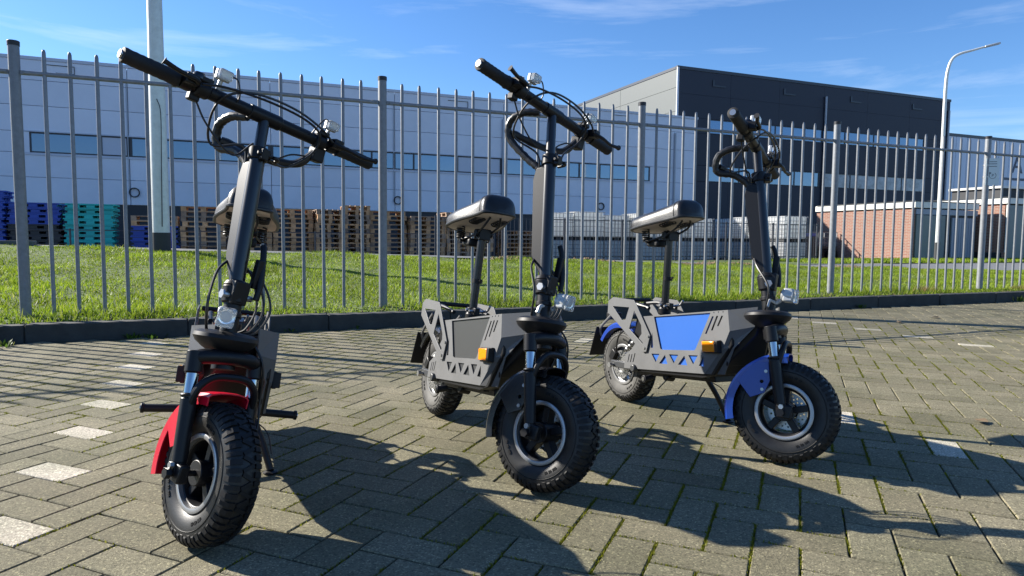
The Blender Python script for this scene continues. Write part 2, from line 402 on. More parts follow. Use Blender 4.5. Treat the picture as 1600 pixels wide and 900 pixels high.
# moss growing in the joints: small leafy tufts along brick edges
def moss(n, name):
    near = [(c, v) for (i, j, v, c) in cells if 1.0 < c.y < 6.0 and abs(c.x) < c.y * .85 + .9]
    V = np.zeros((n * 3, 3)); idx = RNG.integers(0, len(near), n); cnt = 0
    from mathutils import noise as mnoise
    k = 0
    while cnt < n and k < n * 6:
        k += 1
        c, v = near[int(RNG.integers(0, len(near)))]
        ax = E1 if v == 0 else E2; ay = E2 if v == 0 else -E1
        if RNG.random() < (.80 if v == 0 else .25):
            p = c + ax * ((A) * (1 if RNG.random() < .5 else -1)) + ay * RNG.uniform(-A / 2, A / 2)
        else:
            p = c + ay * ((A / 2) * (1 if RNG.random() < .5 else -1)) + ax * RNG.uniform(-A, A)
        d = mnoise.noise(Vector((p.x * 1.1, p.y * 1.1, 3.1))) + .7 * mnoise.noise(Vector((p.x * 6, p.y * 6, 1.0)))
        # joints that run across the slope hold more
        if d + .08 * (p.x > .1) < RNG.uniform(.0, .8) - .2: continue
        p = p + E1 * RNG.normal(0, .0016) + E2 * RNG.normal(0, .0016)
        a = RNG.uniform(0, 6.283); h = RNG.uniform(.008, .0140); ww = RNG.uniform(.0026, .0062)
        dx, dy = math.cos(a) * ww, math.sin(a) * ww; z0 = -.0086
        V[3 * cnt] = (p.x - dx, p.y - dy, z0); V[3 * cnt + 1] = (p.x + dx, p.y + dy, z0)
        V[3 * cnt + 2] = (p.x + RNG.normal(0, .0035), p.y + RNG.normal(0, .0035), z0 + h); cnt += 1
    V = V[:3 * cnt]
    o = np_mesh(name, V, np.arange(3 * cnt).reshape(-1, 3), 'moss')
    return tag(o, 'yellow-green moss growing in the joints between the pavers', 'moss', kind='stuff')
moss(125000, 'joint_moss')

# ---- kerb of concrete blocks
mb = MB(); sbox(mb, -9, 22, KERB_P + .012, KERB_P + KERB_W - .012, -.1, KERB_H - .02)
kerb = tag(mb.build('kerb', 'kerb', smooth=0), kind='structure')
s = -8.9; k = 0
while s < 21:
    L = 1.0
    mb = MB(); sbox(mb, s + .004, s + L - .004, KERB_P + random.gauss(0, .003), KERB_P + KERB_W, -.03, KERB_H + random.gauss(0, .0025))
    mb.build('kerb_stone', 'kerb', kerb, bevel=.008); s += L

# ---- lawn: sloping bank behind the fence
def crest(s): return .58 - .027 * (max(min(s, 18), -4) + .66)
def lawn_z(s, p):
    t = min(max((p + .35) / 4.85, 0), 1); zc = crest(s)
    return (KERB_H - .012) + (zc - KERB_H) * (t ** 1.15) + .018 * math.sin(s * 1.7 + p * 2.1) * t + .012 * math.sin(s * 4.3 - p * 3.7) * min(1, t * 3)
NS, NP = 130, 40
V = []; F = []
for a in range(NS + 1):
    for b in range(NP + 1):
        s = -8.5 + 29.5 * a / NS; p = -.36 + 4.86 * b / NP; q = SP(s, p, lawn_z(s, p)); V.append(q)
for a in range(NS):
    for b in range(NP):
        k = a * (NP + 1) + b; F.append((k, k + NP + 1, k + NP + 2, k + 1))
mb = MB(); mb.add(V, F); lawn = tag(mb.build('lawn', 'lawn_soil', smooth=60), kind='structure')
def blades(n, name, hmin, hmax, wmin, wmax, prange, label, mtl='grass', srange=(-8.2, 19)):
    S = RNG.uniform(*srange, n); Pp = prange[0] + (prange[1] - prange[0]) * RNG.random(n)
    # clumpy cover
    keep = (np.sin(S * 3.1 + 1.3 * np.sin(Pp * 2.2)) * np.sin(Pp * 4.1 + np.sin(S * 1.9)) + RNG.normal(0, .9, n)) > -.75
    S, Pp = S[keep], Pp[keep]; n = len(S)
    t = np.clip((Pp + .35) / 4.85, 0, 1); zc = .58 - .027 * (np.clip(S, -4, 18) + .66)
    Z = (KERB_H - .012) + (zc - KERB_H) * t ** 1.15 + .018 * np.sin(S * 1.7 + Pp * 2.1) * t + .012 * np.sin(S * 4.3 - Pp * 3.7) * np.minimum(1, t * 3) - .004
    X = O0.x + U.x * S + NB.x * Pp; Y = O0.y + U.y * S + NB.y * Pp
    a = RNG.uniform(0, 2 * np.pi, n); h = RNG.uniform(hmin, hmax, n) * (1 + .35 * np.sin(S * 2.3 + Pp * 1.7)); ww = RNG.uniform(wmin, wmax, n)
    lean = RNG.uniform(.2, .9, n) * h; la = RNG.uniform(0, 2 * np.pi, n)
    V = np.zeros((n, 3, 3))
    V[:, 0] = np.stack([X - np.cos(a) * ww, Y - np.sin(a) * ww, Z], 1); V[:, 1] = np.stack([X + np.cos(a) * ww, Y + np.sin(a) * ww, Z], 1)
    V[:, 2] = np.stack([X + np.cos(la) * lean, Y + np.sin(la) * lean, Z + h], 1)
    o = np_mesh(name, V.reshape(-1, 3), np.arange(3 * n).reshape(-1, 3), mtl); return tag(o, label, 'grass', kind='stuff')
blades(380000, 'grass', .016, .042, .0035, .0075, (-.33, 4.5), 'short sunlit green lawn grass behind the fence')

blades(9000, 'kerb_grass', .035, .095, .003, .006, (-.34, .12), 'longer ragged grass along the foot of the fence')
# ragged soil and withered leaves along the kerb and the lawn's far edge
def clods(n, fn, size, name, label, cat, m='soil'):
    V = []; F = []
    for _ in range(n):
        c = fn(); r = random.uniform(*size); k = len(V)
        pts = [(1, 0, 0), (-1, 0, 0), (0, 1, 0), (0, -1, 0), (0, 0, 1), (0, 0, -1)]
        for x, y, z in pts: V.append(np.array(c) + np.array((x, y, z * .7)) * r * random.uniform(.5, 1.2))
        F += [(k, k + 2, k + 4), (k + 2, k + 1, k + 4), (k + 1, k + 3, k + 4), (k + 3, k, k + 4)]
    o = np_mesh(name, np.array(V), np.array(F), m); return tag(o, label, cat, kind='stuff')
def f1():
    s = random.uniform(-6, 17); p = random.uniform(-.36, -.15) if random.random() < .8 else random.uniform(-.36, .2)
    return SP(s, p, lawn_z(s, p) + .002)
clods(1600, f1, (.006, .022), 'soil_crumbs', 'crumbly brown soil along the back of the kerb', 'soil')
def f2():
    s = random.choice((9.4, 10.6, 12.2, 13.1, 14.4, 15.3, 7.2, 5.4)) + random.gauss(0, .22); p = 4.35 + random.gauss(0, .1); return SP(s, min(p, 4.5), lawn_z(s, p) + .012)
clods(520, f2, (.015, .05), 'soil_clods', 'loose clods of dug soil along the far edge of the lawn', 'soil', 'twig')

# ---- path and road beyond the lawn
mb = MB(); V = []; F = []
ss = [-9 + 1.5 * k for k in range(26)]
prof = [(4.47, -.02), (4.62, .0), (4.9, .0), (7.2, -.2), (9.35, -.42)]
for s_ in ss:
    for p_, dz in prof: V.append(SP(s_, p_, max(crest(s_) + dz, .045) if p_ < 7 else max(crest(s_) + dz, .04)))
n_ = len(prof)
for a in range(len(ss) - 1):
    for b in range(n_ - 1): k = a * n_ + b; F.append((k, k + n_, k + n_ + 1, k + 1))
mb.add(V, F); tag(mb.build('road', 'asphalt'), kind='structure')
mb = MB(); sbox(mb, -9, -1.0, 4.52, 4.7, .3, crest(-2) + .03)
path_kerb = tag(mb.build('path_edging', 'clad_grey', bevel=.01), kind='structure')
# strip of grass before the sheds
mb = MB(); mb.add([SP(12, 9.3, .058), SP(60, 9.3, .058), SP(60, 12.85, .058), SP(12, 12.85, .058)], [(0, 1, 2, 3)])
tag(mb.build('verge', 'lawn_soil', smooth=0), kind='structure')
n = 26000; S_ = RNG.uniform(18, 38, n); P_ = RNG.uniform(9.4, 12.6, n)
Vv = np.zeros((n, 3, 3)); X = O0.x + U.x * S_ + NB.x * P_; Y = O0.y + U.y * S_ + NB.y * P_; a = RNG.uniform(0, 6.28, n)
Vv[:, 0] = np.stack([X - .025 * np.cos(a), Y - .025 * np.sin(a), 0 * X + .058], 1); Vv[:, 1] = np.stack([X + .025 * np.cos(a), Y + .025 * np.sin(a), 0 * X + .058], 1)
Vv[:, 2] = np.stack([X + RNG.normal(0, .03, n), Y + RNG.normal(0, .03, n), .058 + RNG.uniform(.04, .1, n)], 1)
tag(np_mesh('verge_grass', Vv.reshape(-1, 3), np.arange(3 * n).reshape(-1, 3), 'grass'), 'strip of grass in front of the brick sheds', 'grass', kind='stuff')
# ================================================================== FENCE
SPACING = 2.6259; Z_TOP = 2.1039; Z_RAIL = 1.8846
fence = tag(empty('metal_fence', SP(0, 0, .1)), 'grey galvanised bar fence with capped round posts behind the kerb', 'fence')
def fchild(mb, name, m, **kw):
    mb.v = [v - fence.location for v in mb.v]; return mb.build(name, m, fence, **kw)
post0 = bar0 = None
def rnd_top(mb, c, r, z0, z1, n=10):   # picket tube pinched to a rounded flat tip
    vs = []; fs = []; H = [(z0, r, r), (z1 - .05, r, r), (z1 - .022, r * .95, r * .72), (z1 - .006, r * .7, r * .4), (z1, r * .3, r * .2)]
    for z, ra, rb in H:
        for i in range(n):
            a = 2 * math.pi * i / n; q = U * (math.cos(a) * ra) + NB * (math.sin(a) * rb); vs.append((c[0] + q.x, c[1] + q.y, z))
    for k in range(len(H) - 1):
        for i in range(n): fs.append((k * n + i, k * n + (i + 1) % n, (k + 1) * n + (i + 1) % n, (k + 1) * n + i))
    fs.append(tuple(range((len(H) - 1) * n, len(H) * n))); mb.add(vs, fs)
for k in range(-3, 7):
    s0 = k * SPACING; base = SP(s0, 0)
    if post0 is None:
        mb = MB(); mb.cyl((0, 0, -.3), (0, 0, Z_TOP - .03 - .1), .0365, n=24); post0 = mb.build('post', 'galv', fence)
        mb = MB(); mb.lathe((0, 0, Z_TOP - .1), (0, 0, 1), [(-.035, .039), (-.004, .040), (0, .037), (.001, .0)], 24); cap0 = mb.build('post_cap', 'cap', post0)
        brk0 = []
        for d in (-1, 1):
            mb = MB(); mb.box(Vector((0, 0, Z_RAIL - .1)) + U * d * .062, (.055, .026, .03), ROT)
            mb.cyl(Vector((0, 0, Z_RAIL - .1)) + U * d * .06 - NB * .024, Vector((0, 0, Z_RAIL - .1)) + U * d * .06 + NB * .02, .007, n=6)
            brk0.append(mb.build('rail_bracket', 'galv', post0, bevel=.002))
        pst = post0
    else:
        pst = copy_obj(post0); copy_obj(cap0, pst); [copy_obj(b_, pst) for b_ in brk0]
    pst.location = base - fence.location + Vector((0, 0, .1)); pst.rotation_euler = (random.gauss(0, .002), random.gauss(0, .002), 0)
    if k == 6: break
    mb = MB(); mb.cyl(SP(s0 + .05, 0, Z_RAIL), SP(s0 + SPACING - .05, 0, Z_RAIL), .0165, n=12); fchild(mb, 'rail', 'galv')
    mb = MB(); mb.cyl(SP(s0 + .05, 0, .055), SP(s0 + SPACING - .05, 0, .055), .0165, n=12); fchild(mb, 'rail', 'galv')
    for b in range(15):
        sb = s0 + .1755 + b * .1625
        if bar0 is None:
            mb = MB(); rnd_top(mb, (0, 0), .0140, 0, 2.015); bar0 = mb.build('bar', 'galv', fence); br = bar0
        else: br = copy_obj(bar0)
        br.location = SP(sb + random.gauss(0, .0015), 0, .045) - fence.location
        br.rotation_euler = (random.gauss(0, .0012), random.gauss(0, .0012), 0)
# parking sign clamped to a post
sg = tag(empty('parking_sign', SP(4 * SPACING, 0, 1.50) + Vector((.02, -.045, 0))), 'small grey parking sign with circled P on the fence post', 'sign')
sg.rotation_euler = (0, 0, R_(-14))
mb = MB(); mb.box((0.03, 0, .145), (.155, .003, .345)); mb.build('sign_plate', 'sign_face', sg, bevel=.001)
mb = MB()
for z in (.165,): pass
for i, (w_, z_) in enumerate(((.085, .272), (.088, .245), (.088, .213))): mb.box((.03, -.0025, z_), (w_, .001, .007))
mb.build('print_lines', 'sign_ink', sg, smooth=0)
mb = MB(); vs = []; NR = 28
for i in range(NR):
    a = R_(115) + R_(300) * i / (NR - 1)
    for r in (.036, .041): vs.append((.032 + r * math.cos(a), -.0025, .095 + r * math.sin(a)))
mb.add(vs, [(2 * i, 2 * i + 1, 2 * i + 3, 2 * i + 2) for i in range(NR - 1)])
mb.add([(-.012, -.0025, .118), (-.004, -.0025, .145), (.012, -.0025, .125)], [(0, 1, 2)]); mb.build('arrow_ring', 'sign_ink', sg, smooth=0)
def text_mesh(txt, size, m, name, parent, M, ext=0.0):
    cu = bpy.data.curves.new(name, 'FONT'); cu.body = txt; cu.size = size; cu.align_x = 'CENTER'; cu.align_y = 'CENTER'; cu.extrude = ext
    t = bpy.data.objects.new(name + '_curve', cu); col.objects.link(t)
    dg = bpy.context.evaluated_depsgraph_get(); me = bpy.data.meshes.new_from_object(t.evaluated_get(dg)); bpy.data.objects.remove(t)
    me.name = name; me.materials.clear(); me.materials.append(MATS[m]); me.transform(M)
    o = bpy.data.objects.new(name, me); col.objects.link(o); o.parent = parent; return o
text_mesh('P', .05, 'sign_ink', 'letter_p', sg, Matrix.Translation((.032, -.003, .095)) @ Matrix.Rotation(R_(90), 4, 'X'))
mb = MB()
for z in (.08, .23): mb.lathe((-.030, .040, z), (0, 0, 1), [(-.008, .0372), (.008, .0372), (.008, .0395), (-.008, .0395)], 20, closed=True); mb.box((-.030, .004, z), (.02, .018, .016))
mb.build('clamp', 'steel', sg)

# ================================================================== BUILDINGS
def house(name, label):
    return tag(empty(name), label, 'building')
def part(parent, name, m, boxes, bevel=0.0, smooth=0):
    mb = MB()
    for b in boxes: sbox(mb, *b)
    return mb.build(name, m, parent, bevel=bevel, smooth=smooth)
# ---- white warehouse
K = 24.0
wh = house('warehouse', 'long white panelled warehouse with a strip of windows behind the fence')
wh.location = SP(10, K, -.15); wh.matrix_parent_inverse = Matrix.Identity(4)
def wpart(name, m, boxes, parent=None, **kw):
    mb = MB()
    for b in boxes: sbox(mb, *b)
    mb.v = [v - wh.location for v in mb.v]
    return mb.build(name, m, parent or wh, smooth=0, **kw)
wpart('wall_core', 'clad_trim', [(-38, 24.05, K + .09, K + 30, -.15, 7.05)])
wpart('plinth', 'plinth', [(-38, 24.1, K + .03, K + .1, -.15, 1.9)])
rows = [(1.915, 2.845), (2.86, 3.735), (4.515, 5.445), (5.46, 6.365), (6.38, 7.09)]
vj = [-38, -33.3, -28.1, -23, -17.8, -12.65, -7.5, -2.35, 2.8, 7.96, 13.11, 18.26, 24.12]
for a, b in zip(vj[:-1], vj[1:]):
    for z0, z1 in rows:
        wpart('panel', 'clad_white', [(a + .012, b - .012, K, K + .08, z0, z1)], bevel=.006)
    if a < -12 :
        wpart('panel', 'clad_white', [(a + .012, b - .012, K, K + .08, 3.75, 4.5)], bevel=.006)
wpart('panel', 'clad_white', [(-12.64, -5.56, K, K + .08, 3.75, 4.5)], bevel=.006)
wpart('panel', 'clad_white', [(21.24, 24.12, K, K + .08, 3.75, 4.5)], bevel=.006)
wpart('roof_trim', 'clad_trim', [(-38, 24.16, K - .03, K + .14, 7.1, 7.22)], bevel=.01)
wpart('end_panel', 'clad_white', [(24.06, 24.14, K + .09, K + 30, 1.9, 7.09)])
# window strip: frame, sill and single panes
wpart('window_surround', 'clad_trim', [(-5.72, 21.36, K - .035, K - .002, 3.66, 3.745), (-5.72, 21.36, K - .035, K - .002, 4.505, 4.55)])
wf = wpart('window_frame', 'frame_dark', [(-5.56, 21.24, K + .005, K + .075, 3.75, 3.80), (-5.56, 21.24, K + .005, K + .075, 4.45, 4.5)])
mull = [-5.54, -3.28, -2.40, -2.28, -1.25, .80, 2.72, 2.86, 4.9, 6.95, 7.96, 8.82, 10.86, 12.98, 13.16, 15.12, 17.15, 18.30, 18.94, 21.22]
for k, m_ in enumerate(mull): wpart('mullion', 'frame_dark', [(m_ - .035, m_ + .035, K + .004, K + .076, 3.801, 4.449)], parent=wf)
for k, (a, b) in enumerate(zip(mull[:-1], mull[1:])):
    if b - a < .3: wpart('blank_panel', 'frame_dark', [(a + .036, b - .036, K + .03, K + .07, 3.801, 4.449)], parent=wf); continue
    pane = wpart('pane', 'glass', [(a + .036, b - .036, K + .035, K + .05, 3.801, 4.449)], parent=wf)
    if k in (1, 6, 12): wpart('blind', 'clad_trim', [(a + .04, b - .04, K + .024, K + .034, 3.803, 4.447)], parent=wf)
for s_ in (-2.33, 7.96, 18.24, 13.07, 22.71):
    if s_ in (-2.33, 7.96, 18.24):
        mb = MB(); mb.lathe(SP(s_ + .12, K - .06, 2.39) - wh.location, NB, [(-.03, .15), (.03, .15), (.03, .19), (-.03, .19)], 24, closed=True); mb.build('hose_ring', 'ring', wh)
        mb = MB(); mb.cyl(SP(s_ - .05, K - .03, 2.4) - wh.location, SP(s_ - .05, K - .03, 6.7) - wh.location, .018, n=8); mb.build('conduit', 'pipe', wh)
    else:
        mb = MB(); mb.cyl(SP(s_, K - .06, .1) - wh.location, SP(s_, K - .06, 6.3) - wh.location, .05, n=10); mb.build('downpipe', 'pipe', wh)
for s_ in (-5.0, -.1, 10.4, 18.9):
    wpart('overflow_outlet', 'frame_dark', [(s_, s_ + .95, K - .03, K - .001, 6.95, 6.97), (s_ + .35, s_ + .95, K - .03, K - .001, 6.68, 6.7), (s_ + .93, s_ + .95, K - .03, K - .001, 6.70, 6.95)])
# ---- dark tall hall
KD = 26.0
dk = house('tall_hall', 'tall dark clad hall with a pale grey side behind the white warehouse'); dk.location = SP(35, KD, -.15)
def dpart(name, m, boxes, parent=None, **kw):
    mb = MB()
    for b in boxes: sbox(mb, *b)
    mb.v = [v - dk.location for v in mb.v]; return mb.build(name, m, parent or dk, smooth=0, **kw)
S0, S1 = 24.2, 46.35
dpart('wall_core', 'plinth', [(S0 + .1, S1, KD + .1, KD + 42, -.15, 10.15)])
edges = [S0 + .09, 27.9, 31.5, 35.05, 38.7, 42.5, S1]
for a, b in zip(edges[:-1], edges[1:]):
    for z0, z1 in ((-.1, 1.9), (1.908, 4.07), (5.0, 6.78), (7.62, 8.9), (8.908, 10.2)):
        dpart('panel', 'clad_dark', [(a + .005, b - .005, KD, KD + .09, z0, z1)], bevel=.003)
dpart('panel', 'clad_dark', [(S0 + .09, 26.38, KD, KD + .09, 4.085, 4.985)], bevel=.006); dpart('panel', 'clad_dark', [(44.3, S1, KD, KD + .09, 4.085, 4.985)], bevel=.006)
dpart('panel', 'clad_dark', [(S0 + .09, 26.38, KD, KD + .09, 6.79, 7.61)], bevel=.006); dpart('panel', 'clad_dark', [(44.0, S1, KD, KD + .09, 6.79, 7.61)], bevel=.006)
for k in range(7):
    p0 = KD + .02 + 6 * k; 
    for z0, z1 in ((1.9, 3.9), (3.915, 5.9), (5.915, 7.9), (7.915, 9.2), (9.215, 10.2)):
        dpart('side_panel', 'clad_grey', [(S0, S0 + .09, p0 + .01, p0 + 5.99, z0, z1)], bevel=.006)
dpart('corner_trim', 'clad_trim', [(S0 - .03, S0 + .09, KD - .05, KD + .01, -.1, 10.3)])
dpart('roof_trim', 'frame_dark', [(S0 - .02, S1 + .03, KD - .03, KD + .12, 10.215, 10.38), (S0 - .03, S0 + .12, KD + .125, KD + 42, 10.215, 10.36)])
for (z0, z1, ms) in ((6.80, 7.60, [26.4, 29.0, 31.3, 33.6, 35.05, 36.9, 39.4, 41.7, 43.98]), (4.09, 4.98, [26.4, 28.7, 31.0, 32.9, 34.85, 35.2, 37.5, 39.8, 42.1, 44.28])):
    f_ = dpart('window_frame', 'frame_dark', [(ms[0], ms[-1], KD + .006, KD + .08, z0, z0 + .04), (ms[0], ms[-1], KD + .006, KD + .08, z1 - .04, z1)])
    for m_ in ms: dpart('mullion', 'frame_dark', [(m_ - .03, m_ + .03, KD + .005, KD + .081, z0 + .041, z1 - .041)], parent=f_)
    for k, (a, b) in enumerate(zip(ms[:-1], ms[1:])):
        tree_refl = z0 < 5 and a > 35  # lower right panes carry the painted tree reflection
        if b - a < .5: dpart('panel', 'clad_dark', [(a + .031, b - .031, KD + .012, KD + .07, z0 + .041, z1 - .041)], parent=f_); continue
        dpart('pane', 'glass_tree_refl' if tree_refl else 'glass', [(a + .031, b - .031, KD + .035, KD + .05, z0 + .041, z1 - .041)], parent=f_)
for s_ in (35.12, S1 - .18):
    mb = MB(); mb.cyl(SP(s_, KD - .08, .2) - dk.location, SP(s_, KD - .08, 9.6) - dk.location, .07, n=10); mb.build('downpipe', 'pipe', dk)
for s_ in (26.6, 31.8, 37.2, 42.7):
    dpart('overflow_outlet', 'frame_dark', [(s_, s_ + .9, KD - .04, KD - .001, 9.45, 9.53), (s_, s_ + .12, KD - .04, KD - .001, 9.531, 9.8)])
# ---- pale hall at the far right
KR = 31.0
rh = house('distant_hall', 'pale ribbed hall with dark lettering beyond the brick sheds'); rh.location = SP(60, KR, -.15)
def rpart(name, m, boxes, **kw):
    mb = MB()
    for b in boxes: sbox(mb, *b)
    mb.v = [v - rh.location for v in mb.v]; return mb.build(name, m, rh, smooth=0, **kw)
rpart('wall_core', 'clad_trim', [(46.5, 92, KR + .1, KR + 30, -.15, 9.1)])
s_ = 46.5
while s_ < 91:
    rpart('panel', 'clad_white', [(s_ + .02, s_ + 1.28, KR, KR + .09, .0, 9.1)], bevel=.01); s_ += 1.3
rpart('roof_trim', 'frame_dark', [(46.45, 92, KR - .04, KR + .15, 9.11, 9.32)])
Mt = Matrix.Rotation(FA, 4, 'Z') @ Matrix.Rotation(R_(90), 4, 'X')
text_mesh('A', 2.1, 'letter_dark', 'letter_a', rh, Matrix.Translation(SP(61.9, KR - .03, 7.2) - rh.location) @ Mt, .01)
rpart('lettering_line', 'letter_dark', [(60.2, 64, KR - .02, KR - .004, 5.95, 6.15)])
# ---- brick sheds
def brick_wall(parent, org, name, P0, P1, z0, z1):
    me = bpy.data.meshes.new(name); P0 = Vector(P0); P1 = Vector(P1); L = (P1 - P0).length
    vs = [P0 + Vector((0, 0, z0)), P1 + Vector((0, 0, z0)), P1 + Vector((0, 0, z1)), P0 + Vector((0, 0, z1))]
    me.from_pydata([v - org for v in vs], [], [(0, 1, 2, 3)]); uv = me.uv_layers.new(name='UVMap')
    for k, (a, b) in enumerate(((0, 0), (L, 0), (L, z1 - z0), (0, z1 - z0))): uv.data[k].uv = (a, b)
    me.materials.append(MATS['brick']); o = bpy.data.objects.new(name, me); col.objects.link(o); o.parent = parent
    sm = o.modifiers.new('thickness', 'SOLIDIFY'); sm.thickness = .12; sm.offset = 1
    return o
def shed(name, label, s0, s1, p0, p1, h, doors):
    r = house(name, label); r.location = SP((s0 + s1) / 2, p0, 0)
    def pp(nm, m, boxes, **kw):
        mb = MB()
        for b in boxes: sbox(mb, *b)
        mb.v = [v - r.location for v in mb.v]; return mb.build(nm, m, r, smooth=0, **kw)
    pp('core', 'plinth', [(s0 + .13, s1, p0 + .14, p1 - .02, -.1, h - .3)])
    brick_wall(r, r.location, 'side_wall', SP(s0, p1), SP(s0, p0), -.1, h - .3)
    pp('fascia', 'fascia', [(s0 - .12, s1, p0 - .08, p1 + .1, h - .24, h)], bevel=.01)
    pp('roof', 'roof_felt', [(s0 - .15, s1, p0 - .1, p1, h + .002, h + .03)])
    return r, pp
# near corner at s = 28.3, p = 14.5
sh1, pp = shed('brick_shed', 'low red brick shed with white fascia and grey doors', 26.12, 29.74, 12.81, 17.57, 2.32, True)
def sc_(s): return 1.447 + (s - 1.447) * .917
F0 = 12.81
pp('door_panel', 'door_grey', [(sc_(28.40), sc_(29.28), F0 - .04, F0 + .1, .06, 1.80)], bevel=.01); pp('door_panel', 'door_grey', [(sc_(29.32), sc_(30.2), F0 - .04, F0 + .1, .06, 1.80)], bevel=.01)
pp('upper_panel', 'shutter', [(26.13, 29.74, F0 - .04, F0 + .1, 1.82, 2.04)], bevel=.01)
pp('dark_recess', 'plinth', [(sc_(30.25), 29.72, F0, F0 + .1, .06, 1.80)])
for k in range(9): pp('slat', 'shutter', [(sc_(30.62) + k * .142, sc_(30.62) + .124 + k * .142, F0 - .06, F0, .1, 1.72)], bevel=.006)
pp('door_handle', 'steel', [(sc_(29.22), sc_(29.26), F0 - .08, F0 - .041, .95, 1.1)])
sh2, pp = shed('brick_shed', 'second brick shed with white drainpipe at the right edge', 30.43, 36.8, 12.07, 15.9, 2.56, False)
mb = MB(); mb.cyl(SP(30.37, 12.0, .35) - sh2.location, SP(30.37, 12.0, 2.27) - sh2.location, .05, n=10); mb.build('drainpipe', 'fascia', sh2)
pp('front_wall', 'door_grey', [(30.48, 36.8, 11.98, 12.07, .0, 2.26)])
pp('foundation', 'plinth', [(30.3, 30.425, 12.12, 15.8, -.1, .34)])
pp('roof_box', 'plinth', [(31, 36.8, 12.7, 14.8, 2.6, 3.0)]); pp('roof_box_trim', 'fascia', [(30.9, 36.8, 12.6, 14.9, 3.01, 3.1)])

# ---- street lamp
lp = tag(empty('street_lamp', SP(24.6, 10.75, .05)), 'tall pale street lamp with curved arm beside the brick sheds', 'street lamp')
mb = MB(); mb.cyl((0, 0, 0), (0, 0, .68), .09, .09, 14); mb.build('base', 'plinth', lp)
mb = MB(); mb.tube([(0, 0, .6), (0, 0, 2.5), (0, 0, 4.5), (0, 0, 6.15), (.05, 0, 6.75), (.18, 0, 7.10), (.42, 0, 7.26), (.8, 0, 7.36), (1.2, 0, 7.47)], lambda t: .072 - .040 * t, 12, 6); mb.build('pole', 'galv_pale', lp)
mb = MB(); mb.box((1.42, 0, 7.52), (.5, .15, .07), Matrix.Rotation(R_(-13), 3, 'Y')); mb.build('lamp_head', 'lamp_grey', lp, bevel=.025)
lp.rotation_euler = (0, 0, R_(-8))
# ---- tall pole at left on the lawn
fp = tag(empty('flag_pole', SP(.48, 4.5, crest(.48))), 'thick pale pole rising out of frame from the lawn', 'pole')
mb = MB(); mb.cyl((0, 0, -.2), (0, 0, .22), .118, .118, 20); mb.build('base_sleeve', 'plinth', fp)
mb = MB(); mb.cyl((0, 0, .2), (0, 0, 9.0), .112, .06, 24); mb.build('shaft', 'galv_pale', fp)
mb = MB(); mb.lathe((0, 0, 9.0), (0, 0, 1), [(0, .06), (.05, .075), (.1, .06), (.13, .0)], 16); mb.build('finial', 'galv_pale', fp)
mb = MB(); mb.tube([(.07, -.10, .3), (.09, -.115, 1.1), (.10, -.115, 1.8), (.05, -.11, 2.0)], .006, 6); mb.build('halyard', 'cable_black', fp)

# ================================================================== YARD GOODS
# pallets, each one an object; wood, teal and blue
def pallet_mesh(name, m, L=1.2, D=.8, H=.144, plastic=False):
    mb = MB()
    if plastic:
        mb.box((0, 0, H - .02), (L, D, .04)); mb.box((0, 0, .018), (L, D, .03))
        for x in (-L / 2 + .2, 0, L / 2 - .2):
            for y in (-D / 2 + .1, 0, D / 2 - .1): mb.box((x, y, H / 2), (.28 if x else .2, .2, H - .06))
    else:
        for k in range(5): mb.box((0, -D / 2 + .07 + k * (D - .14) / 4, H - .011), (L, .135, .022))
        for x in (-L / 2 + .07, 0, L / 2 - .07): mb.box((x, 0, H - .034), (.14, D, .022))
        for x in (-L / 2 + .07, 0, L / 2 - .07):
            for y in (-D / 2 + .06, 0, D / 2 - .06): mb.box((x, y, .061), (.14, .1, .078))
        for y in (-D / 2 + .06, 0, D / 2 - .06): mb.box((0, y, .011), (L, .11, .022))
    me = bpy.data.meshes.new(name); me.from_pydata(mb.v, [], mb.f); me.materials.append(MATS[m]); return me
PM = {'wood': pallet_mesh('pallet', 'wood'), 'wood_grey': pallet_mesh('pallet', 'wood_grey'), 'teal': pallet_mesh('pallet', 'teal', plastic=True), 'pallet_blue': pallet_mesh('pallet', 'pallet_blue', plastic=True), 'dark_box': pallet_mesh('pallet', 'dark_box', plastic=True)}
ORD = ['first', 'second', 'third', 'fourth', 'fifth', 'sixth', 'seventh', 'eighth', 'ninth', 'tenth', 'eleventh', 'twelfth', 'thirteenth', 'fourteenth']
def stack(s, p, n, kind, label, group, turn=0.0, z=-.155):
    lx, ly = random.gauss(0, .004), random.gauss(0, .004)
    for k in range(n):
        t_ = n - 1 - k; pre = 'topmost' if t_ == 0 else ORD[t_] + ' from the top,'
        o = bpy.data.objects.new('pallet', PM[kind if kind != 'wood' or random.random() < .72 else 'wood_grey']); col.objects.link(o)
        o.location = SP(s + random.gauss(0, .018) + lx * k, p + random.gauss(0, .018) + ly * k, z + k * .1455); o.rotation_euler = (0, 0, FA + turn + random.gauss(0, .012))
        tag(o, pre + ' ' + label, 'pallet', group)
H90 = math.pi / 2
stack(-4.85, 16.1, 14, 'pallet_blue', 'blue plastic pallet in the tall stack behind the leftmost post', 'blue pallets behind the leftmost post')
stack(-3.6, 16.2, 8, 'dark_box', 'black plastic pallet under the blue pallets beside the teal stack', 'black pallets under the blue ones')
stack(-3.6, 16.2, 4, 'pallet_blue', 'blue plastic pallet on the black ones beside the teal stack', 'blue pallets on top of black pallets', z=-.155 + 8 * .1455)
stack(-2.36, 16.2, 12, 'teal', 'teal plastic pallet in the bright stack left of the pole', 'teal pallets in one stack')
stack(-.75, 16.4, 8, 'pallet_blue', 'blue plastic pallet in the low stack beside the thick pole', 'blue pallets beside the pole')
stack(-.75, 16.4, 2, 'wood', 'wooden pallet lying on the low blue stack', 'wooden pallets on the blue stack', z=-.155 + 8 * .1455)
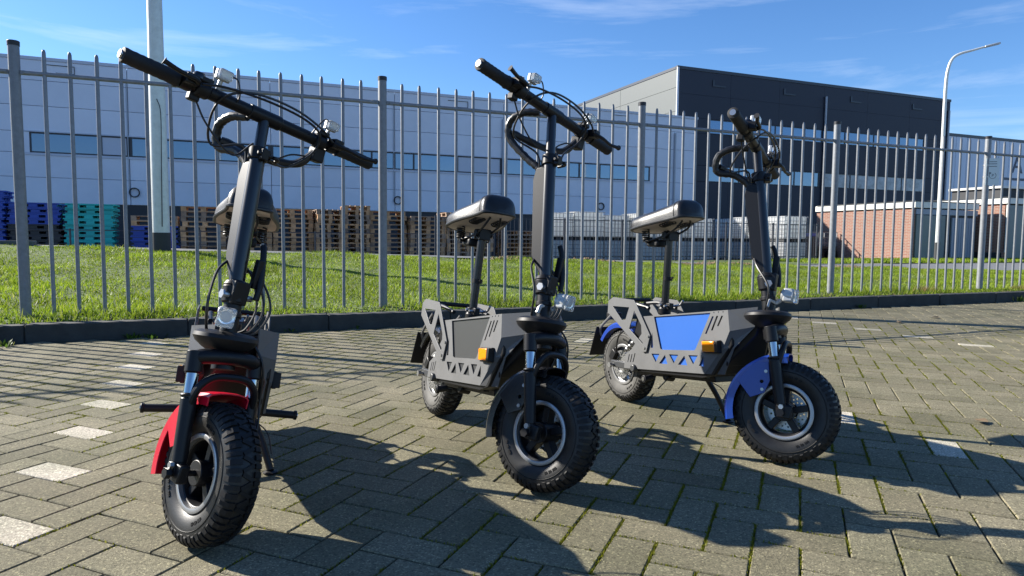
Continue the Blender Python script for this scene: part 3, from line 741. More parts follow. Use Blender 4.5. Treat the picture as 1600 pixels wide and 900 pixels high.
sw = [(.53, 12, 0), (1.8, 13, 0), (3.05, 12, 0), (4.1, 12, H90), (4.98, 13, H90), (6.05, 12, 0), (7.3, 11, 0), (8.35, 12, H90), (9.2, 11, H90), (10.6, 8, 0)]
for q, (s_, n, t_) in enumerate(sw):
    stack(s_, 16.3 + .15 * (q % 3), n, 'wood', 'weathered wooden pallet in the ' + ORD[q] + ' wooden stack from the left', 'wooden pallets stacked in a row', t_)
# caged white tanks in two tiers
def caged_tank(s, p, L, D, z0, h, label):
    r = tag(empty('caged_tank', SP(s, p, z0), FA), label, 'tank', 'white tanks stacked in two tiers')
    mb = MB(); mb.box((0, 0, .12 + (h - .13) / 2), (L - .05, D - .05, h - .13)); mb.build('tank', 'tank_plastic', r, bevel=.05, seg=3)
    mb = MB()
    for x in (-.42, 0, .42): mb.box((x * L, 0, .05), (.14, D * .95, .1))
    mb.box((0, 0, .108), (L, D, .02)); mb.build('pallet_base', 'dark_box', r, smooth=0)
    mb = MB()
    for i in range(9):
        x = -L / 2 + L * i / 8
        for y in (-D / 2, D / 2): mb.box((x, y, .12 + (h - .13) / 2), (.014, .014, h - .13))
    for i in range(1, 7):
        y = -D / 2 + D * i / 7
        for x in (-L / 2, L / 2): mb.box((x, y, .12 + (h - .13) / 2), (.014, .014, h - .13))
    for i in range(6):
        z = .14 + (h - .17) * i / 5
        for y in (-D / 2 - .012, D / 2 + .012): mb.box((0, y, z), (L, .014, .014))
        for x in (-L / 2 - .012, L / 2 + .012): mb.box((x, 0, z), (.014, D, .014))
    tag(mb.build('cage', 'galv', r, smooth=0), kind='stuff')
s_ = 11.5; k = 0
while s_ < 17.8:
    L = (1.22, 1.3, 1.18, 1.26)[k % 4]
    for tier in (0, 1):
        h = .86 if tier == 0 else (.98, 1.04, .94, 1.02, 1.0, .9)[k % 6]
        caged_tank(s_ + L / 2, 16.35 + (k % 3) * .12, L - .06, 1.0, -.155 + tier * .865, h,
                   ORD[k] + ' white tank from the left on the ' + ('lower', 'upper')[tier] + ' tier facing the fence')
    s_ += L + .02; k += 1
for k in range(4):
    for tier in (0, 1):
        caged_tank(21.6, 14.85 + 1.07 * k, 1.16, 1.0, -.155 + tier * .865, (.86, (1.0, .96, 1.02, .98)[k])[tier],
                   ORD[k] + ' white tank from the front on the ' + ('lower', 'upper')[tier] + ' tier of the sunlit row')
# clutter at the right end of the row
cr_ = tag(empty('crate', SP(23.45, 16.6, -.155), FA), 'dark crate with blue rim and yellow parts beside the white tanks', 'crate')
mb = MB(); mb.box((.45, 0, .55), (.95, 1.1, 1.1)); mb.build('box_body', 'dark_box', cr_, bevel=.03)
mb = MB(); mb.box((.45, -.02, 1.16), (1.0, 1.16, .14)); mb.build('rim', 'pallet_blue', cr_, bevel=.02)
mb = MB()
for x in (.1, .4):
    for z in (1.3, 1.46): mb.box((x, 0, z), (.26, .8, .13))
mb.build('stacked_part', 'yellow', cr_, bevel=.02)
tr = tag(empty('flatbed_trailer', SP(25.15, 16.9, -.155), FA), 'dark flatbed trailer with mesh sides before the brick shed', 'trailer')
mb = MB(); mb.box((0, 0, .62), (1.5, 1.2, .12)); mb.build('bed', 'dark_box', tr, bevel=.02)
mb = MB()
for z in (.82, 1.05, 1.28): mb.box((0, -.6, z), (1.5, .03, .03))
for x in (-.73, -.36, 0, .36, .73): mb.box((x, -.6, .98), (.03, .035, .62))
mb.build('side_rail', 'galv', tr, smooth=0)
for x in (-.4, .4):
    mb = MB(); mb.lathe((x, -.64, .3), (0, 1, 0), [(-.09, .18), (-.09, .28), (-.05, .30), (.05, .30), (.09, .28), (.09, .18), (.05, .10), (-.05, .10)], 20, closed=True); mb.build('wheel', 'rubber', tr)
# far mesh fence in front of the goods
mf = tag(empty('mesh_fence', SP(14, 12.5, 0)), 'thin dark wire mesh fence in front of the white tanks', 'fence')
def mfp(mb, nm, m='frame_dark'):
    mb.v = [v - mf.location for v in mb.v]; return mb.build(nm, m, mf, smooth=0)
for k in range(8):
    s0 = 6.6 + 2.02 * k
    mb = MB(); sbox(mb, s0 - .025, s0 + .025, 12.48, 12.53, -.15, 1.36); mfp(mb, 'post')
    if k == 7: break
    mb = MB()
    for z in (.18, 1.3): sbox(mb, s0 + .03, s0 + 1.99, 12.495, 12.52, z, z + .028)
    for b in range(1, 16): sbox(mb, s0 + b * .126 - .005, s0 + b * .126 + .005, 12.5, 12.511, .0, 1.34)
    if k > 3:
        for z in (.35, .52, .69, .86, 1.03, 1.17): sbox(mb, s0 + .03, s0 + 1.99, 12.511, 12.517, z, z + .008)
    tag(mfp(mb, 'mesh_panel'), kind='stuff')
wf2 = tag(empty('wire_fence', SP(-1, 10.2, 0)), 'low wire fence in front of the coloured pallets', 'fence')
def wfp(mb, nm, m='frame_dark'):
    mb.v = [v - wf2.location for v in mb.v]; return mb.build(nm, m, wf2, smooth=0)
for k in range(6):
    s0 = -6.5 + 2.4 * k
    mb = MB(); mb.cyl(SP(s0, 10.2, -.16), SP(s0, 10.2, .86), .02, n=8); wfp(mb, 'post')
mb = MB(); mb.cyl(SP(-6.5, 10.2, .83), SP(5.5, 10.2, .83), .012, n=6); wfp(mb, 'top_wire')
for z_ in (.25, .4, .55, .69):
    mb = MB(); mb.cyl(SP(-6.5, 10.2, z_), SP(5.5, 10.2, z_), .005, n=5); wfp(mb, 'wire')
# weeds and litter on the paving
def weed(x, y, n, h, label, m='weed', spread=.06):
    c = g2(x, y); V = []
    for _ in range(n):
        a = random.uniform(0, 6.283); r = abs(random.gauss(0, spread)) * .6; b = Vector((c.x + math.cos(a) * r, c.y + math.sin(a) * r, -.004)); l = random.uniform(.4, 1) * h
        d = Vector((math.cos(a), math.sin(a), 0)); s_ = Vector((-d.y, d.x, 0)) * random.uniform(.004, .009); t = b + d * l * random.uniform(.3, 1.1) + Vector((0, 0, l)); mdl = (b + t) / 2 + Vector((0, 0, l * .15))
        V += [b - s_ * .4, mdl - s_, t, b + s_ * .4, mdl + s_]
    n = len(V) // 5; F = []
    mb = MB(); mb.add(V, [(5 * k, 5 * k + 3, 5 * k + 4, 5 * k + 1) for k in range(n)] + [(5 * k + 1, 5 * k + 4, 5 * k + 2) for k in range(n)])
    o = mb.build('weed', m, smooth=0); return tag(o, label, 'plant', 'weeds along the kerb')
weed(206, 528, 40, .05, 'small green weed at the foot of the kerb left of the red scooter')
weed(240, 527, 34, .04, 'flat weed beside the taller one left of the red scooter', spread=.09)
weed(6, 541, 36, .05, 'weed at the foot of the kerb at the left edge')
weed(455, 517, 26, .035, 'tiny weed by the kerb right of the red scooter')
weed(560, 512, 24, .03, 'low weed by the kerb between red and charcoal scooters')
weed(1345, 481, 44, .05, 'weed at the kerb right of the blue scooter', spread=.035)
weed(1588, 470, 70, .09, 'dry brownish weed clump at the kerb at the right edge', spread=.16)
def leaf(x, y, size, label):
    c = g2(x, y); a = random.uniform(0, 6.28); mb = MB(); vs = [];
    for i in range(9):
        t = i / 8; wd = math.sin(t * math.pi) ** .7 * size * .32; zz = .003 + .012 * abs(t - .5) + random.uniform(0, .004)
        for sd in (-1, 1): q = Matrix.Rotation(a, 3, 'Z') @ Vector(((t - .5) * size, sd * wd, zz + .004)); vs.append(Vector((c.x, c.y, 0)) + q)
    mb.add(vs, [(2 * i, 2 * i + 1, 2 * i + 3, 2 * i + 2) for i in range(8)]); return tag(mb.build('dry_leaf', 'twig'), label, 'leaf', 'fallen leaves on the paving')
leaf(1533, 661, .07, 'brown fallen leaf on the paving at right'); leaf(1462, 497, .09, 'curled brown leaf near the kerb at right'); leaf(1405, 505, .07, 'small brown leaf near the kerb behind the blue scooter')
def tuft(s, p, n, h, label):
    V = []; c = SP(s, p, lawn_z(s, p))
    mb = MB()
    for _ in range(n):
        a = random.uniform(0, 6.283); b = c + Vector((random.gauss(0, .07), random.gauss(0, .04), -.01)); l = random.uniform(.5, 1) * h; d = Vector((math.cos(a), math.sin(a), 0)); s_ = Vector((-d.y, d.x, 0)) * .005
        mb.add([b - s_, b + s_, b + d * l * .6 + Vector((0, 0, l))], [(0, 1, 2)])
    return tag(mb.build('dry_grass', 'dry', smooth=0), label, 'plant', 'dry tufts at the fence')
grass_mat('dry', (.30, .22, .08), (.38, .28, .11), (.45, .36, .18))
tuft(9.35, -.12, 110, .11, 'dry straw-coloured tuft at the fence foot left of the parking sign'); tuft(7.1, -.1, 90, .12, 'dry tuft at the fence foot beside the blue scooter headlight'); tuft(11.1, -.14, 80, .10, 'dry tuft at the fence foot right of the parking sign')
# ================================================================== SCOOTERS
AX_O = Vector((.869, 0, .45)); RAKE = .277; AX_D = Vector((-math.sin(RAKE), 0, math.cos(RAKE)))
def stem_x(z): return .815 - .208 * (z - .47)
def circle(c, r, n=10, ph=0.0): return [(c[0] + r * math.cos(2 * math.pi * k / n + ph), c[1] + r * math.sin(2 * math.pi * k / n + ph)) for k in range(n)]
TYRE = [(-.029, .086), (-.035, .094), (-.0420, .106), (-.0455, .122), (-.0450, .138), (-.0395, .151), (-.026, .1585), (0, .1615),
        (.026, .1585), (.0395, .151), (.0450, .138), (.0455, .122), (.0420, .106), (.035, .094), (.029, .086)]
TYRE = [(y * .93, r) for y, r in TYRE]
def build_scooter(label, pos, head, lean, steer, zI, zC, guard, inset, front_guard, hl_yaw, hl_off, peg_r=.225, seat_dx=0.0):
    le = R_(lean)
    Mr = Matrix.Rotation(R_(head), 4, 'Z') @ Matrix.Rotation(-le, 4, 'X')
    root = tag(empty('electric_scooter'), label, 'scooter')
    MS = Matrix.Translation(AX_O) @ Matrix.Rotation(R_(steer), 4, AX_D) @ Matrix.Translation(-AX_O)
    ID = Matrix.Identity(4)
    # height so that both tyres touch the ground
    def low(c, M):
        best = 9
        for k in range(120):
            a = 2 * math.pi * k / 120
            for y, r in ((0, .1665), (.030, .1655), (-.030, .1655), (.046, .154), (-.046, .154)):
                best = min(best, (M @ Vector((c.x + r * math.cos(a), y, c.z + r * math.sin(a)))).z)
        return best
    rear_c = Vector((0, 0, .167)); dz_root = -low(rear_c, Mr)
    fc = Vector((.905, 0, .168))
    for _ in range(6): fc = fc - AX_D * (low(fc, Mr @ MS) + dz_root)
    root.matrix_world = Matrix.Translation((pos[0], pos[1], dz_root)) @ Mr
    def P(mb, name, m, parent=root, st=False, **kw):
        if st: mb.xf(MS)
        return mb.build(name, m, parent, **kw)
    # ------------------------------------------------ wheels
    def wheel(c, st, front):
        mb = MB(); mb.cyl(c + Vector((0, -.038, 0)), c + Vector((0, .038, 0)), .03 if front else .052, n=24)
        mb.lathe(c, (0, 1, 0), [(-.026, .082), (-.026, .075), (-.012, .070), (.012, .070), (.026, .075), (.026, .082)], 40, closed=True)
        for k in range(5):
            a = 2 * math.pi * k / 5 + .35; d = Vector((math.cos(a), 0, math.sin(a))); rot = Matrix.Rotation(-a, 3, 'Y')
            mb.box(c + d * .05, (.056, .034, .021), rot)
        hub = P(mb, 'wheel', 'black_satin' if front else 'steel', st=st, bevel=.002)  # rear wheel in paler metal: dust and sunshine put into its tone
        mb = MB(); prof = TYRE
        mb.lathe(c, (0, 1, 0), prof, 72); ty = P(mb, 'tyre', 'rubber_side' if front else 'rubber_dusty', hub, st)
        mb = MB()
        for sd in (-1, 1):
            mb.lathe(c, (0, 1, 0), [(sd * .0295, .0905), (sd * .0355, .0905), (sd * .037, .086), (sd * .0355, .0795), (sd * .022, .0775), (sd * .022, .084)], 56, closed=True)
        P(mb, 'rim', 'rim_silver', hub, st)
        # shoulder and centre tread lugs
        mb = MB(); NL = 54
        for sd in (-1, 1):
            for k in range(NL):
                a = 2 * math.pi * (k + (.5 if sd > 0 else 0)) / NL; w_ = .0052 if k % 2 else .0060
                pts = [(.0165, .1652), (.030, .1622), (.0392, .1515), (.0428, .1425 if k % 2 else .137), (.040, .134), (.028, .150), (.0165, .153)]
                vs = []
                for da in (-1, 1):
                    for y, r in pts:
                        aa = a + da * w_ / .16; vs.append(c + Vector((r * math.cos(aa), sd * y, r * math.sin(aa))))
                n = len(pts); mb.add(vs, [tuple(range(n)), tuple(range(n, 2 * n))[::-1]] + [(i, (i + 1) % n, n + (i + 1) % n, n + i) for i in range(n)])
        for k in range(NL):
            a = 2 * math.pi * (k + .25) / NL; rot = Matrix.Rotation(-a, 3, 'Y') @ Matrix.Rotation(R_(28 if k % 2 else -28), 3, 'X')
            mb.box(c + Vector((math.cos(a), 0, math.sin(a))) * .1605, (.0080, .028, .009), rot)
        tag(P(mb, 'tread_lugs', 'rubber', ty, st, smooth=25), kind='stuff')
        # raised sidewall bead and moulded marks
        mb = MB()
        for sd in (-1, 1): mb.lathe(c, (0, 1, 0), [(sd * .0418, .1275), (sd * .0438, .129), (sd * .0420, .1305)], 72)
        P(mb, 'sidewall_bead', 'rubber', ty, st)
        mb = MB()
        for sd in (-1, 1):
            for base in (3.6, 5.2, 1.2):
                for k in range(9):
                    if k in (2, 5): continue
                    a = base + k * .042; rot = Matrix.Rotation(-a, 3, 'Y')
                    mb.box(c + Vector((math.cos(a) * .1135, sd * .0408, math.sin(a) * .1135)), (.008, .003, .0026), rot); mb.box(c + Vector((math.cos(a + .012) * .1135, sd * .0408, math.sin(a + .012) * .1135)), (.0022, .003, .0036), rot)
        tag(P(mb, 'sidewall_marks', 'rubber', ty, st, smooth=0), kind='stuff')
        # brake disc with drilled holes and caliper
        holes = [circle((.052 * math.cos(t), .052 * math.sin(t)), .0036, 8) for t in [2 * math.pi * k / 18 for k in range(18)]]
        holes += [circle((.043 * math.cos(t), .043 * math.sin(t)), .0028, 7) for t in [2 * math.pi * (k + .5) / 18 for k in range(18)]]
        holes.append(circle((0, 0), .034, 24))
        mb = MB(); yd = .040 if front else -.043
        mb.plate(circle((0, 0), .062, 44), holes, lambda u, v, t: (c.x + u, c.y + t, c.z + v), yd, yd + .0025)
        P(mb, 'brake_disc', 'steel', hub, st, smooth=20)
        mb = MB(); mb.box(c + Vector((-.05, yd, .035)), (.035, .034, .052), Matrix.Rotation(.6, 3, 'Y')); P(mb, 'brake_caliper', 'black_satin', hub, st, bevel=.004)
        for sd in (-1, 1):
            mb = MB(); mb.cyl(c + Vector((0, sd * .03, 0)), c + Vector((0, sd * (.098 if front else .1), 0)), .0075, n=12)
            mb.cyl(c + Vector((0, sd * .096, 0)), c + Vector((0, sd * .108, 0)), .0125, n=6); P(mb, 'axle_nut', 'black_satin' if front else 'steel', hub, st)
        return hub
    wheel(fc, True, True); wheel(rear_c, False, False)
    # ------------------------------------------------ fork
    dfz = fc.z - .17; legs = {}
    LT = Vector((.838, 0, .424)); LB = Vector((fc.x, 0, fc.z))
    mb = MB(); mb.tube([(LT.x - .004, -.079, .412), (LT.x + .012, -.060, .424), (LT.x + .022, 0, .430), (LT.x + .012, .060, .424), (LT.x - .004, .079, .412)], .0185, 12)
    mb.cyl((stem_x(.43) + .012, 0, .395), (stem_x(.47), 0, .475), .028, n=20)
    crown = P(mb, 'fork_crown', 'black_satin', st=True)
    for sd in (-1, 1):
        off = Vector((0, sd * .0775, 0)); q = lambda t: LT.lerp(LB, t) + off
        mb = MB(); mb.cyl(q(-.03), q(.155), .0195, n=18); mb.cyl(q(.155), q(.165), .0175, n=18); P(mb, 'fork_cap', 'black_satin', crown, True, bevel=.003)
        mb = MB(); mb.cyl(q(.14), q(.40), .0145, n=20); P(mb, 'stanchion', 'chrome', crown, True)
        mb = MB(); mb.cyl(q(.335), q(.37), .0200, n=18); mb.cyl(q(.37), q(.92), .0182, .017, n=18); mb.cyl(q(.9), q(1.02), .017, .015, n=14)
        mb.box(q(.97) + Vector((.012, 0, -.004)), (.042, .024, .042)); P(mb, 'fork_leg', 'black_satin', crown, True, bevel=.004)
        mb = MB(); mb.cyl(q(.93) + Vector((.004, sd * .015, .0)), q(.93) + Vector((.004, sd * .024, 0)), .008, n=6); P(mb, 'bolt', 'steel', crown, True)
    br = LT.lerp(LB, .42)
    mb = MB(); arch = [(br.x + .006, -.0775, br.z - .02), (br.x + .014, -.073, br.z + .035), (br.x + .016, -.045, br.z + .066), (br.x + .016, 0, br.z + .072), (br.x + .016, .045, br.z + .066), (br.x + .014, .073, br.z + .035), (br.x + .006, .0775, br.z - .02)]
    mb.tube(arch, .0095, 10); P(mb, 'fork_brace', 'black_satin', crown, True)
    # ------------------------------------------------ front mudguard
    def guard_mesh(c, r, a0, a1, hw, lip=.02, n=22, th=.003):
        mb = MB(); sec = [(-hw, -lip), (-hw - .001, -.006), (-hw + .006, .002), (-hw * .5, .006), (0, .007), (hw * .5, .006), (hw - .006, .002), (hw + .001, -.006), (hw, -lip)]
        full = sec + [(y * .94, d - th if abs(y) < hw * .9 else d) for y, d in sec[::-1]]; m = len(full); vs = []
        for i in range(n + 1):
            a = a0 + (a1 - a0) * i / n; sh = 1.0 if i > 1 else .92
            for y, d in full: vs.append(c + Vector(((r + d) * math.cos(a), y * sh, (r + d) * math.sin(a))))
        fs = [(i * m + k, i * m + (k + 1) % m, (i + 1) * m + (k + 1) % m, (i + 1) * m + k) for i in range(n) for k in range(m)]
        mb.add(vs, fs + [tuple(range(m)), tuple(range(n * m, (n + 1) * m))]); return mb
    mgp = P(guard_mesh(fc, .182, R_(92), R_(199), .055, .026), 'front_mudguard', front_guard, st=True)
    for sd in (-1, 1):
        pts = [(-.150, .075), (-.108, .140), (-.062, .150), (-.050, .092), (-.062, .05), (-.104, .028)]
        mb = MB(); mb.plate(pts, [circle((-.075, .085), .006, 8)], lambda u, v, t: (fc.x + u, t, fc.z + v), sd * .0560, sd * .0590)
        P(mb, 'mudguard_bracket', front_guard, mgp, True, smooth=0, bevel=.001)
        for (u_, v_) in ((-.066, .12), (-.07, .06)):
            mb = MB(); mb.cyl((fc.x + u_, sd * .0592, fc.z + v_), (fc.x + u_, sd * .0635, fc.z + v_), .0055, n=8); P(mb, 'screw', 'steel', mgp, True)
    # ------------------------------------------------ bumper plate on the headset
    mb = MB(); ax = Vector((-.12, 0, 1)); mb.lathe((stem_x(.465) - .006, 0, .465), ax, [(-.036, .020), (-.034, .032), (-.022, .053), (-.010, .069), (.002, .0765), (.011, .0745), (.018, .063), (.021, .040), (.021, .014)], 44)
    bp = P(mb, 'bumper_plate', 'black_plastic', st=True)
    # ------------------------------------------------ stem with folding joint
    zt = zC                         # top of the wide lower stem (clamp height)
    def sp_(z, dx=0.0, y=0.0): return Vector((stem_x(z) + dx, y, z))
    mb = MB(); mb.cyl(sp_(.465), sp_(.56), .0215, n=20); mb.cyl(sp_(.520), sp_(.535), .0245, n=20)
    mb.cyl(sp_(.556, .0), sp_(.598, .0), .0285, .031, n=20); mb.cyl(sp_(.598), sp_(.612), .0315, .024, n=20)
    mb.box(sp_(.585, .014), (.036, .042, .058)); stem_b = P(mb, 'folding_joint', 'black_satin', st=True, bevel=.003)
    mb = MB(); mb.tube([sp_(.575, .03, .042), sp_(.62, .034, .046), sp_(.69, .028, .045), sp_(.715, .02, .045)], .0085, 8); mb.box(sp_(.64, .026, .036), (.02, .016, .075)); P(mb, 'latch_lever', 'black_satin', stem_b, True, bevel=.002)
    mb = MB(); mb.cyl(sp_(.575, .012, -.038), sp_(.575, .012, .040), .008, n=10); mb.cyl(sp_(.575, .012, -.041), sp_(.575, .012, -.036), .012, n=6); P(mb, 'hinge_bolt', 'steel', stem_b, True)
    # round front tube
    mb = MB(); mb.cyl(sp_(.605), sp_(zt), .0195, n=24); st_main = P(mb, 'stem', 'black_paint', st=True)
    # flat box cover running up the back of the tube
    d_up = (sp_(1.0) - sp_(.6)).normalized(); z0, z1 = .645, zt - .045
    mb = MB(); outline = [(0, z0 - .05), (-.042, z0 + .012), (-.050, z1 - .03), (-.038, z1 + .008), (0, z1 + .012)]
    mb.plate([(stem_x(z) + dx, z) for dx, z in outline], [], lambda u, v, t: (u, t, v), -.0185, .0185)
    P(mb, 'cable_cover', 'black_satin', st_main, True, bevel=.006, seg=3, smooth=30)
    # height clamp and inner tube
    mb = MB(); mb.lathe(sp_(zt - .012), d_up, [(-.016, .0195), (-.016, .0250), (.016, .0250), (.016, .0195)], 24, closed=True)
    mb.box(sp_(zt - .012, .028), (.024, .020, .028)); mb.cyl(sp_(zt - .012, .032, -.02), sp_(zt - .012, .032, .022), .006, n=8)
    mb.tube([sp_(zt - .012, .038, .022), sp_(zt - .014, .030, .04), sp_(zt - .018, .0, .046)], .0055, 8)
    P(mb, 'height_clamp', 'black_satin', st_main, True, bevel=.002)
    mb = MB(); mb.cyl(sp_(zt - .03), sp_(zI), .0150, n=20); P(mb, 'inner_tube', 'black_paint', st_main, True)
    # ------------------------------------------------ handlebar
    C = sp_(zI); HW = .358
    def hb(y, dx=0.0, dz=0.0): return C + Vector((dx, y, dz))
    mb = MB(); mb.cyl(hb(-.345), hb(.345), .0125, n=16); mb.cyl(hb(-.155), hb(.155), .0165, n=18); mb.cyl(hb(-.045), hb(.045), .0195, n=20)
    bar = P(mb, 'handlebar', 'black_satin', st=True, bevel=.002)
    for sd in (-1, 1):
        mb = MB(); prof = [(0, .0), (0, .0125), (.002, .0175), (.008, .0185)] + [(.012 + .008 * k, .0172 if k % 2 else .0180) for k in range(13)] + [(.118, .0185), (.124, .0205), (.128, .0195), (.128, .012)]
        mb.lathe(hb(sd * HW), (0, -sd, 0), prof, 24); g_ = P(mb, 'grip', 'grip', bar, True, smooth=50)
        mb = MB(); mb.cyl(hb(sd * (HW - .001)), hb(sd * (HW + .004)), .0105, .0095, n=20); P(mb, 'grip_end_cap', 'steel' if sd < 0 else 'black_satin', bar, True)
        # brake lever: clamp, body and blade
        y0 = sd * .212
        mb = MB(); mb.cyl(hb(y0 - .014), hb(y0 + .014), .0185, n=14); mb.box(hb(y0, .022, .006), (.04, .03, .026)); lv = P(mb, 'lever_clamp', 'black_satin', bar, True, bevel=.003)
        mb = MB(); q_ = .93 if sd > 0 else .80; lz = -.012 if sd > 0 else .0; mb.tube([hb(sd * .198, .035, .004), hb(sd * .225 * (1 + q_) / 2, .046, .004 + lz * .3), hb(sd * .265 * q_, .050, .006 + lz * .6), hb(sd * .31 * q_, .050, .008 + lz), hb(sd * .352 * q_, .055, .012 + lz), hb(sd * .362 * q_, .054, .014 + lz)], lambda t: .0075 - .002 * math.sin(t * 3) + (.002 if t > .93 else 0), 10)
        P(mb, 'brake_lever', 'black_satin', lv, True)
        # switch pod under / over the bar
        y1 = sd * .172
        mb = MB(); mb.cyl(hb(y1 - .017), hb(y1 + .017), .021, n=14)
        mb.box(hb(y1 + sd * .01, -.012, -.036 if sd > 0 else -.022), (.034, .036, .042) if sd > 0 else (.024, .026, .022)); mb.box(hb(y1, .006, .022), (.03, .034, .014))
        pod = P(mb, 'switch_pod', 'black_plastic', bar, True, bevel=.004)
        # clear-lens indicator on a stalk above the bar
        y2 = sd * (.135 if sd < 0 else .19)
        mb = MB(); mb.cyl(hb(y2, -.002, .012), hb(y2, .004, .045), .006, n=8); mb.box(hb(y2, .008, .052), (.012, .036, .026)); ind = P(mb, 'indicator_lamp', 'lamp_grey', bar, True, bevel=.003)
        mb = MB(); mb.box(hb(y2, .022, .053), (.018, .034, .024)); P(mb, 'indicator_lens', 'lens', ind, True, bevel=.004)
        mb = MB(); mb.cyl(hb(y1 + sd * .012, .01, .024), hb(y1 + sd * .012, .016, .036), .004, n=8); P(mb, 'toggle', 'steel', pod, True)
    mb = MB(); mb.lathe(hb(-.188, .006, .026), (.1, 0, 1), [(-.006, .004), (-.004, .016), (.004, .015), (.010, .010), (.012, .0)], 18); P(mb, 'bell', 'black_gloss', bar, True)
    # ------------------------------------------------ cables
    def cable(name, pts, r=.0032, st=True, m='cable_black', n=7): 
        mb = MB(); mb.tube(pts, r, n, 7); return P(mb, name, m, st=st)
    zc = zt
    rib = lambda t: .0118 + .0012 * math.sin(t * 150)
    lo = min(.0, (zc + .11) - zI)
    cable('cable_sleeve', [hb(-.035, -.02, -.012), hb(-.055, -.070, -.020), hb(-.060, -.112, -.050), hb(-.045, -.112, -.10), Vector((stem_x(zc) - .075, -.02, zc - .012)), Vector((stem_x(zc - .05) - .035, -.006, zc - .045)), Vector((stem_x(zc - .09) - .03, 0, zc - .085))], rib, n=10)
    cable('cable_sleeve', [hb(.175, -.01, -.030), hb(.14, -.03, -.078), hb(.07, -.055, -.092), hb(.0, -.085, -.088), hb(-.045, -.108, -.082)], rib, n=10)
    cable('brake_cable', [hb(-.190, .040, .004), hb(-.13, .046, .020), hb(-.02, .046, .032), hb(.09, .042, .030), hb(.150, .034, .008), hb(.150, .016, -.045), hb(.09, .012, -.105), sp_(zc - .02, .03, .015)])
    cable('brake_cable', [hb(.190, .040, .004), hb(.14, .050, .024), hb(.05, .050, .042), hb(-.06, .046, .036), hb(-.125, .030, .002), hb(-.125, -.02, -.05), hb(-.09, -.055, -.11), Vector((stem_x(zc) - .03, -.03, zc + .0)), Vector((stem_x(zc - .06) - .03, -.012, zc - .06))])
    cable('wire', [hb(.195, .006, .045), hb(.165, .02, .062), hb(.14, .03, .035), hb(.13, .02, .004)], .0022)
    cable('wire', [hb(-.13, .006, .05), hb(-.105, .02, .056), hb(-.09, .024, .024), hb(-.088, .018, .004)], .0022)
    cable('wire', [hb(.16, -.012, -.05), hb(.10, .0, -.066), hb(.05, .005, -.10), sp_(zc + .0, .02, .022)], .0025)
    cable('wire', [hb(-.178, -.012, -.022), hb(-.135, -.005, -.075), hb(-.06, .005, -.125), sp_(zc + .01, .012, -.024)], .0025)
    for k in range(3):
        cable('brake_cable', [Vector((stem_x(.66) - .03, .012 + .003 * k, .665 - .012 * k)), Vector((stem_x(.62) - .012, .044 + .012 * k, .63)), Vector((stem_x(.56) + .004, .062 + .020 * k, .56)), Vector((stem_x(.51) + .004, .045 + .014 * k, .502 - .004 * k)), Vector((stem_x(.48) - .02, .03, .482))], .0032)
    cable('brake_cable', [Vector((stem_x(.66) - .034, -.012, .66)), Vector((stem_x(.62) - .020, -.045, .625)), Vector((stem_x(.56) + .016, -.072, .56)), Vector((stem_x(.51) + .004, -.060, .50)), Vector((stem_x(.48) - .008, -.05, .478))], .0036)
    cable('brake_cable', [Vector((stem_x(.48) + .02, .062, .47)), Vector((.86, .088, .42)), Vector((.862, .105, .33)), Vector((.885, .103, .24)), Vector((fc.x - .04, .062, fc.z + .05))], .003)
    # ------------------------------------------------ headlight
    hy = Matrix.Rotation(R_(hl_yaw), 3, 'Z'); hc = Vector((.812, 0, .545)) + Vector(hl_off); fx = hy @ Vector((1, 0, 0))
    mb = MB(); prof = [(-.024, .0), (-.024, .014), (-.018, .0205), (.004, .0235), (.016, .0235)]
    mb.lathe(hc + fx * .035, fx, prof, 4 * 5); mb.box(hc + fx * .037 + Vector((0, 0, .0)), (.034, .043, .045), hy); hl = P(mb, 'headlight', 'lamp_grey', st=True, bevel=.006)
    mb = MB(); mb.box(hc + fx * .060 + Vector((0, 0, -.001)), (.013, .040, .046), hy); P(mb, 'lens', 'lens', hl, True, bevel=.005)
    mb = MB(); mb.lathe(hc + fx * .0545 + Vector((0, 0, .002)), fx, [(0, .018), (-.001, .010), (-.0012, 0)], 20); P(mb, 'reflector', 'reflector', hl, True)
    mb = MB(); mb.tube([hc + fx * .02 + Vector((0, 0, -.012)), hc - fx * .0 + Vector((0, 0, -.03)), Vector((stem_x(.53) + .01, -.02, .52)), Vector((stem_x(.5), -.03, .497))], .0065, 8); P(mb, 'bracket', 'lamp_grey', hl, True)
    # ------------------------------------------------ body
    mb = MB(); prof = [(.175, .40), (.62, .465), (.72, .472), (.735, .36), (.66, .245), (.60, .222), (.16, .17), (.14, .215)]
    mb.plate(prof, [], lambda u, v, t: (u, t, v), -.098, .098); core = P(mb, 'battery_case', 'black_satin', bevel=.004, smooth=30)
    mb = MB(); mb.add([(.70, -.09, .46), (.80, -.035, .475), (.80, .035, .475), (.70, .09, .46), (.70, -.09, .28), (.775, -.03, .40), (.775, .03, .40), (.70, .09, .28)], [(0, 1, 2, 3), (0, 4, 5, 1), (1, 5, 6, 2), (2, 6, 7, 3), (4, 7, 6, 5), (0, 3, 7, 4)])
    P(mb, 'neck', 'black_satin', bevel=.004)
    outer = [(.116, .174), (.120, .233), (.160, .258), (.228, .335), (.216, .405), (.714, .482), (.728, .41), (.700, .345), (.614, .240)]
    trap = [(.304, .414), (.628, .463), (.560, .322), (.552, .316), (.366, .290), (.355, .293)]
    tris = []
    X = [.297, .353, .408, .467, .520, .574]
    for k, (x0, x1) in enumerate(((.300, .352), (.410, .465), (.522, .574))):
        zb = .174 + .066 / .498 * (x0 - .116)
        tris.append([(x0, zb + .066), (x1, zb + .073), ((x0 + x1) / 2 + .004, zb + .036)])
